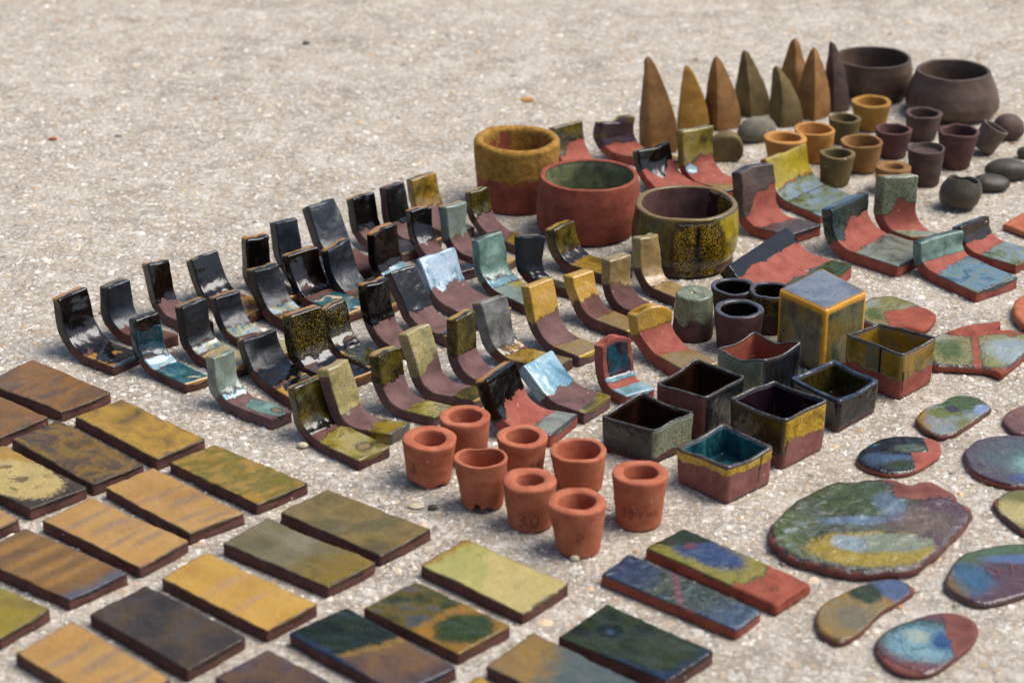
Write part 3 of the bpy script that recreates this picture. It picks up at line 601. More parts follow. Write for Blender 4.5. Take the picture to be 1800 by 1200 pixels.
BT('sage green bent tile with dark edges and pale blue foot', (842, 514), (925, 556), (826, 425), (870, 409), ('sage', 1.1), ('sage_pale', .78, 1.1), ('sage_grey', .78), clay='clay_brown')
BT('tall black bent tile with blue bend line over mauve clay', (640, 608), (718, 634), (632, 502), (676, 490), ('black', 1.25), None, ('black', .25), clay='clay_mauve')
BT('black bent tile mirroring white sky, lavender streak below', (716, 585), (788, 612), (676, 487), (724, 475), ('black', 1.22), None, ('amber_black', .35), clay='clay_mauve', side=2.2)
BT('broad black bent tile with fine gold speckles, left of its smaller twin', (508, 658), (602, 690), (497, 555), (557, 540), ('gold_speck', 1.08), ('black', .86, 1.08), ('black', .86), clay='clay_brown')
BT('smaller gold-speckled black bent tile with amber patch on foot', (576, 625), (662, 672), (561, 544), (597, 529), ('gold_speck', 1.08), ('black', .84, 1.08), ('olive_patch', .84), clay='clay_brown')
BT('curled blue-black bent tile with concave top and amber toe', (433, 666), (520, 726), (418, 603), (466, 577), ('black_satin', 1.05), ('black', .45, 1.05), ('amber', .45), patches=[('black', .2, .3, .9, .12)], clay='clay_brown')
BT('short grey-green bent tile with green oval on its foot, front left', (372, 714), (474, 757), (359, 628), (399, 615), ('sage_grey', 1.12), ('sage_pale', .86, 1.12), None, patches=[('sage', .1, .28, .85, .30), ('tan_foot', .35, .13, .3, .07)], clay='clay_mauve', side=.98)
BT('speckled olive bent tile with cream blot on foot, nearest the flat tiles', (524, 774), (629, 828), (503, 682), (557, 658), ('olive', 1.12), ('black', .9, 1.12), ('olive_blot', .72), patches=[('tan_foot', .15, .2, .4, .07)], clay='clay_brown')
BT('cream speckled bent tile with olive glazed toe, behind the olive one', (585, 764), (684, 783), (560, 651), (604, 636), ('olive_cream', 1.16), None, ('olive_gold', .42, .34), clay='clay_mauve', side=1.9)
BT('small dark olive bent tile with blue-grey top edge, beside orange cups', (658, 725), (760, 752), (651, 625), (695, 610), ('olive_dark', 1.45), None, ('olive_blot', .5), clay='clay_mauve')
BT('grey and gold bent tile with long pinkish curve', (732, 703), (832, 723), (702, 590), (747, 575), ('olive_cream', 1.42, .12), None, ('olive', .40), clay='clay_mauve')
BT('narrow olive bent tile with drip tips, right of grey and gold one', (787, 672), (878, 696), (784, 561), (826, 547), ('olive', 1.40), None, ('olive_blot', .35), clay='clay_mauve')
BT('tall metallic grey bent tile with amber flecks at its bend', (858, 641), (968, 666), (831, 537), (878, 523), ('metal_grey', 1.12), ('amber_olive', .86, 1.16), ('amber_olive', .86), clay='clay_brown')
BT('wide black topped bent tile with pink clay behind orange cups', (858, 768), (966, 786), (838, 672), (900, 640), ('black', 1.42), None, ('grey_blue_foot', .38), clay='clay_red', drip=(-.9, .35, .35), side=1.1)
BT('light blue bent tile leaning far back, right of the black-topped one', (960, 724), (1024, 747), (909, 655), (954, 626), ('light_blue', 1.18), None, ('olive_blot', .22), clay='clay_mauve', R=.04)
BT('gold topped bent tile with tan glazed foot, left of the gold trio', (934, 612), (1016, 646), (917, 506), (959, 490), ('gold', 1.46), None, ('tan_foot', .52), clay='clay_mauve')
BT('small gold bent tile with rounded top and streaked foot', (999, 563), (1100, 604), (994, 487), (1029, 475), ('gold', 1.36), None, ('tan_foot', .55), clay='clay_brown', th=.011)
BT('tan bent tile with diagonal glaze line over dark clay', (1057, 542), (1124, 573), (1057, 455), (1091, 441), ('tan', 1.32, -.14), None, None, clay='clay_maroon', th=.0105)
BT('tall beige bent tile glazed down to the foot, beside speckled bowl', (1116, 512), (1198, 548), (1110, 419), (1145, 410), ('tan', .75), None, ('tan', .8), clay='clay_maroon', side=1.45)
BT('broad red bent tile with lumpy gold top and tan foot', (1112, 625), (1200, 673), (1105, 540), (1168, 533), ('gold', 1.55, .08), None, ('tan_foot', .52), clay='clay_red', th=.012, lump=.006)
BT('red bent tile with framed purple and teal panel', (1049, 692), (1098, 716), (1041, 596), (1097, 586), ('purple_teal', 1.22), ('sage_pale', .9, 1.18), ('sage_pale', .5), clay='clay_red', inset=.74, th=.011, lump=.004)
BT('small slate black bent tile beside the olive one, before the red bowl', (905, 499), (1010, 528), (907, 416), (941, 414), ('slate', 1.10), ('black', .7, 1.12), ('olive_dark', .72), clay='clay_brown', R=.02)
BT('bright olive bent tile standing before the plain red bowl', (967, 473), (1075, 505), (959, 404), (997, 389), ('olive', 1.22), ('black_brown', .8, 1.22), ('amber_olive', .8), clay='clay_brown')
# --- back and right, broad red tiles
redg = dict(clay='clay_red', th=.0085)
BT('red bent tile with yellow-black drips, half hidden by ochre bowl', (973, 298), (1042, 332), (966, 226), (1014, 213), ('olive', 1.62), None, None, drip=(-.7, .5, .35), **redg)
BT('red bent tile with purple glaze and ragged top, behind the red bowl', (1041, 275), (1150, 300), (1043, 211), (1103, 206), ('purple_olive', 1.22), None, ('amber_olive', .5), topwave=.003, **redg)
BT('red bent tile with a black glazed wedge top, beside tallest cone', (1122, 334), (1205, 366), (1113, 268), (1168, 252), ('black', 1.5), None, None, drip=(-.1, .45, .5), **redg)
BT('red bent tile mottled olive with pale painted sheen, before the second cone', (1193, 322), (1272, 350), (1191, 232), (1248, 222), ('olive_blot', 1.5), None, ('amber_olive', .3), patches=[('sage_pale', -.65, 1.15, .35, .18)], drip=(-.6, .3, .5), **redg)  # sage_pale patch paints the white reflection at the bend
BT('red bent tile with dull brown top band and brown foot', (1294, 409), (1383, 433), (1282, 304), (1350, 291), ('brown_glaze', 1.62), None, ('brown_glaze', .55), drip=(-.85, .5, .45), clay='clay_red', th=.0105)
BT('yellow bent tile with dark spots and green marbled foot', (1356, 359), (1440, 394), (1338, 285), (1389, 252), ('yellow', 1.25), ('green_blue', .7, 1.25), ('green_blue', .95), side=2.2, **redg)
BT('red bent tile with dark teal corner drip and grey-blue foot', (1449, 446), (1575, 489), (1443, 369), (1500, 337), ('teal_dark', 1.62), None, ('grey_blue_foot', .60), drip=(-.8, .5, .4), clay='clay_red', th=.0105)
BT('red bent tile with pale sage band dripping down one side', (1532, 411), (1598, 433), (1539, 309), (1600, 307), ('celadon', 1.62), None, ('celadon', .42), drip=(-.85, .42, .45), clay='clay_red', th=.0105)
BT('red bent tile with two teal glazed panels and blue marbled foot', (1608, 482), (1713, 533), (1606, 426), (1672, 400), ('sage', 1.25), None, ('blue_foot', .74), clay='clay_red', th=.010, R=.018)
BT('small red bent tile with dark glossy drips and green foot, right edge', (1682, 452), (1784, 482), (1674, 402), (1723, 381), ('dark_drip', 1.35), None, ('green_blue', .62), drip=(.1, .15, .3), **redg)
BT('red bent tile leaning far back with thick black top edge', (1300, 535), (1392, 560), (1263, 480), (1372, 408), ('black', 1.62), None, ('oval_green', .5), clay='clay_red', th=.0125, R=.055)

# ------------------------------------------------------------------ flat tiles and bars
def slab(name, label, L, B, R_, Fp, mat, th=.0095, clay_='clay_brown', cat='tile', group='flat glaze test tiles', cut=None, patches=(), rnd=.0011, cover=1.0, rough_edge=.0008, seed=[500]):
    """rectangular slab from the four corners of its top face (left, back, right, front)"""
    seed[0] += 7; sd_ = seed[0]
    q = [G(p[0], p[1], th) for p in (L, B, R_, Fp)]
    c = sum(q) / 4
    n1, n2 = 40, 22
    # bilinear patch, s along the length (left->front), t across (left->back)
    def bil(s, t): return (q[0] * (1 - s) * (1 - t) + q[3] * s * (1 - t) + q[2] * s * t + q[1] * (1 - s) * t)
    loop = rrect(1, 1, .001, n2, 4, 6)
    rings = []; gps = []; eds = []
    Wd = (np.linalg.norm(q[1] - q[0]) + np.linalg.norm(q[2] - q[3])) / 2; Ld = (np.linalg.norm(q[3] - q[0]) + np.linalg.norm(q[2] - q[1])) / 2
    lp = rrect(Wd / 2, th / 2, rnd, n2, 4, 6); Cn = len(lp)
    def ring(s, sx, sy):
        x = lp[:, 0] * sx / Wd + .5; z = th / 2 + lp[:, 1] * sy
        P = np.array([bil(s, t) for t in x]); P[:, 2] = z
        rings.append(P); a = lp[:, 0] / (Wd / 2)
        gps.append(np.stack([a, np.full(Cn, s * 2 - 1), lp[:, 1] / (th / 2)], 1))
        de = np.minimum((1 - np.abs(a)) * Wd / 2, min(s, 1 - s) * Ld if 0 <= s <= 1 else 0)
        eds.append(np.clip(1 - de / .0022, 0, 1) * np.where(lp[:, 1] > th * .2, 1, .3))
    for s in (.3, .7): ring(0, s, s)
    ring(.0, 1 - 2 * rnd / Wd, 1 - 2 * rnd / th); ring(.25 * rnd / Ld, 1 - .6 * rnd / Wd, 1 - .6 * rnd / th)
    for k in range(n1 + 1): ring(rnd / Ld + (1 - 2 * rnd / Ld) * k / n1, 1, 1)
    ring(1 - .25 * rnd / Ld, 1 - .6 * rnd / Wd, 1 - .6 * rnd / th); ring(1, 1 - 2 * rnd / Wd, 1 - 2 * rnd / th)
    for s in (.7, .3): ring(1, s, s)
    V, F = loft(np.array(rings)); gp = cap_attr(np.array(gps)); ed = cap_attr(np.array(eds)[..., None])[:, 0]; F = orient(V, F)
    N = normals(V, F)
    V = V + N * (.0012 * fbm(V * 55, sd_) + rough_edge * .5 * vnoise(V * 260, sd_ + 2))[:, None]
    V[:, 2] += .0012 * fbm(V * np.array([24, 24, 0]), sd_ + 4) * (gp[:, 2] > 0)
    V[:, 2] = np.maximum(V[:, 2], .0004)
    fc = fmean(gp, F); fp = fmean(V, F); nn = fbm(fp * 110, sd_ + 9)
    reg = np.zeros(len(F), int); names = {0: 'clay_body', 1: 'face_glaze'}; mats = {0: clay_, 1: mat}
    k = fc[:, 2] > .72 + .28 * nn
    if cut is not None: k &= fc[:, 1] + .1 * nn + .16 * fc[:, 0] ** 2 < cut
    reg[k] = 1
    for j, (pm, s0, s1, a0, a1) in enumerate(patches):
        kk = k & (fc[:, 1] + nn * .12 > s0) & (fc[:, 1] + nn * .12 < s1) & (fc[:, 0] + nn * .12 > a0) & (fc[:, 0] + nn * .12 < a1)
        reg[kk] = 2 + j; names[2 + j] = 'glaze_patch'; mats[2 + j] = pm
    base = np.array([c[0], c[1], 0.])
    root = empty(name, base, label, cat, group)
    split(root, V - base, F, reg, names, mats, ed, gp, .0003)
    return root
def FT(label, L, B, R_, Fp, mat, **kw): return slab('flat_test_tile', label, L, B, R_, Fp, mat, **kw)
FT('orange-brown streaked flat tile at the left, nearest the black bent tiles', (-31, 672), (57, 631), (195, 689), (107, 724), 'face_brown')
FT('dull red-brown flat tile cut by the left edge, topmost there', (-140, 707), (-52, 676), (86, 732), (-2, 769), 'face_brown')
FT('gold and grey patchy flat tile below the orange-brown one', (131, 731), (214, 700), (360, 772), (275, 808), 'face_bronze')
FT('dark amber-flecked flat tile left of the gold and grey one', (20, 772), (104, 738), (253, 817), (163, 852), 'face_umber')
FT('cream flat tile with dark dashes and black rim at left edge', (-94, 822), (6, 783), (154, 856), (52, 896), 'face_cream')
FT('green and gold flat tile, topmost right of the tile rows', (297, 812), (376, 779), (541, 849), (451, 886), 'face_greengold')
FT('pale orange flat tile with violet streaks beside green and gold one', (183, 855), (269, 823), (429, 901), (332, 938), 'face_orange')
FT('pale orange flat tile with two grey streaks, one row further left', (73, 915), (159, 873), (332, 950), (245, 997), 'face_orange')
FT('orange flat tile corner peeking in at the left edge', (-200, 872), (-113, 836), (33, 913), (-57, 953), 'face_orange')
FT('brown-orange wavy flat tile with blue-grey end at left', (-58, 976), (45, 928), (224, 1007), (121, 1053), 'face_wave')
FT('olive yellow flat tile cut by the lower left edge', (-180, 1040), (-92, 990), (88, 1070), (0, 1122), 'face_yellow')
FT('bright gold flat tile with pink streaks, second column', (283, 1016), (362, 971), (558, 1062), (469, 1109), 'face_gold')
FT('dark grey-brown flat tile below the brown-orange wavy one', (156, 1079), (257, 1027), (433, 1119), (329, 1178), 'face_dark')
FT('orange flat tile with two pink spots at lower left corner', (28, 1147), (126, 1092), (300, 1192), (200, 1252), 'face_orange')
FT('olive brown flat tile touching its twin, just left of the orange cups', (492, 901), (576, 860), (758, 929), (668, 976), 'face_olive')
FT('olive grey flat tile with green-gold front end', (391, 955), (471, 911), (661, 988), (576, 1032), 'face_olive_grey')
FT('pale yellow-green flat tile in front of the orange cups', (739, 993), (818, 947), (999, 1026), (918, 1078), 'face_pale')
FT('flat tile half amber, half dark green, behind the two-tone one', (639, 1067), (730, 1021), (897, 1100), (805, 1147), 'face_ambergreen')
FT('two-tone flat tile, deep green and grey-brown, bottom centre', (507, 1112), (609, 1067), (802, 1172), (700, 1218), 'face_twotone')
FT('brown flat tile cut by the bottom edge, left of centre', (378, 1192), (471, 1141), (661, 1240), (570, 1292), 'face_mocha')
FT('amber and grey-green flat tile cut by the bottom edge', (853, 1171), (937, 1112), (1130, 1205), (1045, 1262), 'face_greygreen')
FT('dark green glossy flat tile with blue rim and ring mark', (981, 1119), (1068, 1060), (1253, 1145), (1172, 1198), 'face_green')
FT('amber tile corner just showing at the bottom edge', (752, 1245), (842, 1188), (1030, 1290), (940, 1345), 'face_bronze')
slab('clay_bar', 'narrow red clay bar glazed blue and green with pink gap', (1056, 1009), (1104, 972), (1339, 1073), (1293, 1107), 'bar_green', clay_='clay_brick', cat='clay bar', group='glazed clay bars', th=.0092, rnd=.0022)
slab('clay_bar', 'narrow red clay bar with mottled blue-yellow glaze and bare end', (1134, 963), (1200, 926), (1427, 1024), (1365, 1064), 'bar_mottle', clay_='clay_brick', cat='clay bar', group='glazed clay bars', cut=.50, th=.0092, rnd=.0022)

# ------------------------------------------------------------------ turned and pinched vessels
vs = [900]
def vessel(name, label, base, bw, rimc, rw, prof=None, inner=.68, floor=.35, clay_='clay_terracotta', cat='cup', group=None, regions=None, dent=None, rimwob=.035,
           cols=56, lean=None, facet=0, rimround=.5, notch=None, bulge=0.0, bodynoise=.0006, depthband=None, tiltx=0, tilty=0):
    """base: photo position of the front foot of the vessel, bw/rw: widths in photo pixels, rimc: photo position of the rim centre"""
    vs[0] += 11; sd_ = vs[0]
    g = G(*base); sc = scale_at(g); rb = bw / 2 / sc; c = g + np.array([0, rb * .97, 0])
    top = at_depth(rimc[0], rimc[1], c[1]); h = top[2]; rr = rw / 2 / scale_at(top); off = np.array([top[0] - c[0], 0, 0])
    prof_o = []                              # (radius, z, side, zfrac)
    nO = 26
    prof_o += [(rb * .5, .0006, 1, 0), (rb * .9, .0005, 1, 0), (rb * .985, .0012, 1, 0)]
    for k in range(1, nO + 1):
        f = k / nO; r = rb + (rr - rb) * f + bulge * rr * math.sin(math.pi * f)
        if prof: r = np.interp(f, [p[0] for p in prof], [p[1] for p in prof]) * rr
        prof_o.append((r, h * (.012 + .955 * f), 1, f))
    ri = rr * inner; wl = rr - ri
    for t in (25, 50, 75, 100, 130, 155):
        a = math.radians(t); ex = .55 if rimround < .8 else 1; prof_o.append((rr - wl * .5 + wl * .5 * math.copysign(abs(math.cos(a)) ** ex, math.cos(a)), h * .967 + min(wl * .5 * rimround, h * .06) * math.sin(a) ** ex, 0, 1))
    nI = 14; zf = h * (1 - floor) if floor > 1 else h * (1 - (1 - .12) * 1)
    zfl = h * .12 if floor is None else h * floor
    for k in range(nI + 1):
        f = k / nI; prof_o.append((ri * (1 - .10 * f), h * .967 + (zfl - h * .967) * f, -1, 1 - f))
    prof_o += [(ri * .8, zfl - .0004, -1, 0), (ri * .4, zfl - .0006, -1, 0)]
    th = np.linspace(0, 2 * math.pi, cols, endpoint=False); ct, st = np.cos(th), np.sin(th)
    rings = []; gps = []; eds = []
    for (r, z, side, zf_) in prof_o:
        f = min(1, z / h); lob = 1 + rimwob * f * vnoise(np.stack([ct * 1.4 + 5, st * 1.4, np.full(cols, sd_ * .37)], 1), sd_)
        if dent: lob = lob * (1 - dent[1] * f * np.exp(-(((th - dent[0] + math.pi) % (2 * math.pi) - math.pi) / dent[2]) ** 2))
        P = np.stack([c[0] + off[0] * f + r * ct * lob, c[1] + r * st * lob, np.full(cols, z)], 1)
        P[:, 2] += h * rimwob * .9 * f ** 3 * vnoise(np.stack([ct * 1.7, st * 1.7 + 3, np.full(cols, sd_ * .2)], 1), sd_ + 4)
        if notch and z < h * .2:
            for (na, nd, nw) in notch: P[:, 2] += h * nd * (1 - z / (h * .2)) * np.exp(-(((th - na + math.pi) % (2 * math.pi) - math.pi) / nw) ** 4)
        rings.append(P); gps.append(np.stack([th / math.pi - 1, np.full(cols, zf_), np.full(cols, side)], 1)); eds.append(np.full(cols, 1.0 if side == 0 else max(0, 1 - (1 - zf_) / .05) * .8))
    V, F = loft(np.array(rings)); gp = cap_attr(np.array(gps)); ed = cap_attr(np.array(eds)[..., None])[:, 0]; F = orient(V, F)
    N = normals(V, F)
    V = V + N * (bodynoise * fbm(V * 55, sd_) + bodynoise * .3 * vnoise(V * 300, sd_ + 2))[:, None]
    V[:, 2] = np.maximum(V[:, 2], .0003)
    if tiltx or tilty:
        M = np.array(Matrix.Rotation(tiltx, 3, 'X') @ Matrix.Rotation(tilty, 3, 'Y')); ctr = np.array([c[0], c[1], 0])
        V = (V - ctr) @ M.T; V[:, 2] -= V[:, 2].min() - .0003; V = V + ctr
    b0 = np.array([c[0], c[1], 0.])
    if not regions:
        o = mesh_obj(name, V - b0, F, clay_, None, ed, gp, loc=b0); tag(o, label, cat, group); return o, c, h, rb, rr
    fc = fmean(gp, F); fp = fmean(V, F); nn = fbm(fp * 70, sd_ + 9)
    # the angle average is wrong across the seam: take it from the position instead
    fa = np.arctan2(fp[:, 1] - c[1], fp[:, 0] - c[0])
    reg = np.zeros(len(F), int); names = {0: 'clay_body'}; mats = {0: clay_}
    for j, (nm, mt, fn) in enumerate(regions):
        reg[fn(fa, fc[:, 1], fc[:, 2], nn)] = j + 1; names[j + 1] = nm; mats[j + 1] = mt
    root = empty(name, b0, label, cat, group); split(root, V - b0, F, reg, names, mats, ed, gp, .0005)
    return root, c, h, rb, rr

tg = 'small terracotta cups in front'
def cup(label, base, bw, rimc, rw, **kw): return vessel('clay_cup', label, base, bw, rimc, rw, **kw)
C1 = cup('terracotta cup with thick rim at the left end of the orange cups', (753, 861), 76, (755, 770), 97, inner=.60, floor=.5, group=tg, notch=[(4.0, .1, .5), (5.3, .08, .3)], dent=(2.6, .05, .5))
C2 = cup('terracotta cup at the back of the orange group', (818, 822), 72, (817, 730), 91, inner=.66, floor=.5, group=tg, dent=(2.4, .06, .4))
C3 = cup('terracotta cup pinched nearly shut with chipped base', (848, 903), 74, (845, 799), 98, inner=.86, floor=.55, group=tg, dent=(math.pi / 2, .45, 1.0), notch=[(4.45, .24, .16), (5.0, .10, .28)])
C4 = cup('terracotta cup right of the rearmost orange one, low rim nick', (918, 850), 72, (918, 766), 91, inner=.66, floor=.5, group=tg, dent=(4.3, .05, .3))
C5 = cup('widest mouthed thin-walled terracotta cup of the orange group', (1020, 872), 80, (1017, 790), 99, inner=.80, floor=.45, group=tg)
C6 = cup('terracotta cup with very thick rounded rim and small hole', (933, 939), 76, (931, 842), 97, inner=.50, floor=.55, group=tg, rimround=1.2)
C7 = cup('terracotta cup nearest the camera in the orange group', (1018, 983), 76, (1014, 880), 105, inner=.62, floor=.5, group=tg, rimround=.9, dent=(2.5, .04, .5))
C8 = cup('terracotta cup standing apart at the right with scratched letters', (1124, 936), 80, (1125, 830), 99, inner=.62, floor=.5, group=tg, dent=(4.0, .05, .4))

ug = dict(group='small dark cups beside the cube')
# cup standing upside down
vessel('clay_cup', 'upside down cup with sage green glaze dripping over brown clay', (1219, 604), 74, (1221, 513), 62, inner=.10, floor=.99, clay_='clay_maroon', regions=[('drip_glaze', 'celadon_plain', lambda a, z, s, n: (z + .10 * n + .08 * np.sin(a * 5) > .45))], rimround=.05, **ug)
inb = ('inner_glaze', 'cup_black', lambda a, z, s, n: (s < .3))
vessel('clay_cup', 'plum brown cup with shiny black inside behind the front one', (1290, 578), 62, (1290, 503), 79, inner=.84, floor=.2, clay_='clay_maroon', regions=[inb], rimwob=.03, **ug)
vessel('clay_cup', 'gold and black glazed cup tucked against the cube', (1356, 590), 62, (1356, 509), 76, inner=.84, floor=.2, clay_='clay_maroon', regions=[inb, ('outer_glaze', 'cup_gold', lambda a, z, s, n: (s > .5) & (z + .15 * n > .45))], rimwob=.03, **ug)
vessel('clay_cup', 'plum brown cup with black inside nearest the square boxes', (1300, 626), 74, (1300, 542), 88, inner=.78, floor=.2, clay_='clay_maroon', regions=[inb], **ug)

# bowls
bg_ = 'three wide bowls'
vessel('clay_bowl', 'red clay bowl crusted with ochre slip on its upper half', (908, 380), 138, (909, 246), 150, inner=.80, floor=.15, clay_='clay_brick', cat='bowl', group=bg_, rimround=.9, cols=84,
       regions=[('slip_crust', 'crust_ochre', lambda a, z, s, n: (z + .05 * n > .52) & ~((s < -.2) & (np.abs(a - 1.95) < .36 - .24 * z) & (z < .97)) & ~((s < -.2) & (np.abs(a - 2.40) < .17 + .05 * n) & (z < .84)))], rimwob=.03, bodynoise=.0010)
vessel('clay_bowl', 'plain red clay bowl lined with grey-green glaze', (1034, 434), 162, (1036, 305), 172, prof=[(0, .96), (.12, 1.03), (.4, 1.06), (.75, 1.045), (1, 1.0)], inner=.90, floor=.15, clay_='clay_brick', cat='bowl', group=bg_, cols=84,
       regions=[('inner_glaze', 'bowl_green', lambda a, z, s, n: (s < -.55) & (z < .99))], rimwob=.02)
vessel('clay_bowl', 'black and yellow speckled bowl with cracked base and drips', (1206, 490), 168, (1208, 355), 176, prof=[(0, 1.0), (.08, 1.0), (.10, .95), (.3, 1.04), (.6, 1.06), (1, 1.0)], inner=.90, floor=.12, clay_='clay_maroon', cat='bowl', group=bg_, cols=96,
       regions=[('outer_glaze', 'bowl_bronze', lambda a, z, s, n: (s > -.2) & (z + .07 * n > .16)),
                ('yellow_glaze', 'bowl_yellow', lambda a, z, s, n: (s > .2) & (z + .08 * n > .14) & (a > -1.0 + .15 * n) & (a < 1.2)),
                ('speckled_drip', 'bowl_speck', lambda a, z, s, n: (s > .2) & (z < .95) & (((((a + 1.62) / .30) ** 2 + ((z - .45) / .46) ** 2) + .5 * n < 1) | ((((a + 1.10) / .30) ** 2 + ((z - .48) / .46) ** 2) + .5 * n < 1) | ((np.abs(a + 1.4) < .40) & (z > .55 + .1 * n)))),
                ('crack_line', 'black', lambda a, z, s, n: (s > .2) & (np.abs(a + 1.36) < .035) & (z < .9) & (z > .1)),
                ('inner_drip', 'black', lambda a, z, s, n: (s < -.2) & (a > .72 + .1 * n) & (a < 1.0 + .15 * n)),
                ('inner_yellow', 'bowl_speck', lambda a, z, s, n: (s < -.2) & (a <= .72 + .1 * n) & (a > -.6) & (z > .2))], rimwob=.02)
pg = 'two dark rounded pots at the back'
vessel('clay_pot', 'dark brown open pot half hidden behind the dark cone', (1546, 184), 98, (1535, 99), 132, prof=[(0, .74), (.1, .86), (.4, .97), (.75, 1.02), (1, .99)], inner=.92, floor=.1, clay_='pot_dark', cat='pot', group=pg, cols=84, rimwob=.02)
vessel('clay_pot', 'dark brown pot bulging wide below a narrower mouth', (1684, 219), 130, (1676, 122), 130, prof=[(0, 1.0), (.06, 1.12), (.18, 1.25), (.34, 1.275), (.6, 1.19), (.85, 1.06), (1, 1.0)], inner=.90, floor=.1, clay_='pot_dark', cat='pot', group=pg, cols=84, rimwob=.03)

# far cups
fg = 'small bare cups in the far cluster'
def fcup(label, base, bw, rimc, rw, mat, **kw): return vessel('clay_cup', label, base, bw, rimc, rw, clay_=mat, group=fg, cols=44, inner=kw.pop('inner', .76), floor=kw.pop('floor', .4), **kw)
fcup('ochre cup in front of the dark open pot', (1534, 234), 50, (1532, 178), 70, 'clay_ochre')
fcup('olive cup between the orange and ochre cups', (1486, 257), 44, (1485, 207), 57, 'clay_olive')
fcup('orange cup with thin rim, right one of the orange pair', (1436, 290), 56, (1432, 226), 72, 'clay_orange', inner=.84)
fcup('orange cup with thick rim behind the yellow bent tile', (1385, 310), 56, (1380, 241), 76, 'clay_orange', inner=.72)
fcup('olive brown cup with flared rim and white flecks', (1519, 308), 50, (1515, 247), 74, 'clay_tan', inner=.84)
fcup('olive cup with a pinched spout nearest the camera in far cluster', (1470, 331), 50, (1473, 269), 61, 'clay_olive', dent=(2.6, -.12, .4), inner=.74)
fcup('plum brown cup in the middle of the far cluster', (1571, 282), 50, (1571, 226), 64, 'clay_maroon', inner=.82)
fcup('dark grey-rimmed cup right in front of the bulging pot', (1622, 252), 50, (1624, 198), 65, 'clay_plum', inner=.76)
fcup('dark cup nearly filled level, below the grey-rimmed cup', (1629, 331), 50, (1628, 259), 66, 'clay_plum', inner=.86, floor=.86)
fcup('dark red-brown cup with wavy dented lip at far right', (1682, 301), 50, (1686, 229), 72, 'clay_maroon', inner=.82, rimwob=.09, dent=(4.2, .07, .5))
fcup('squat olive cup with shallow hollow behind sage topped tile', (1571, 345), 54, (1571, 293), 62, 'clay_tan', inner=.55, floor=.8)
fcup('grey cup tipped sideways beside the bulging pot', (1728, 277), 44, (1728, 226), 48, 'clay_umber', inner=.78, tilty=.5)
fcup('brown metallic cup slumped over to the right of sage tile', (1686, 377), 60, (1690, 320), 58, 'stone_dark', inner=.8, tilty=.14, tiltx=-.16, bulge=.24, rimwob=.08)

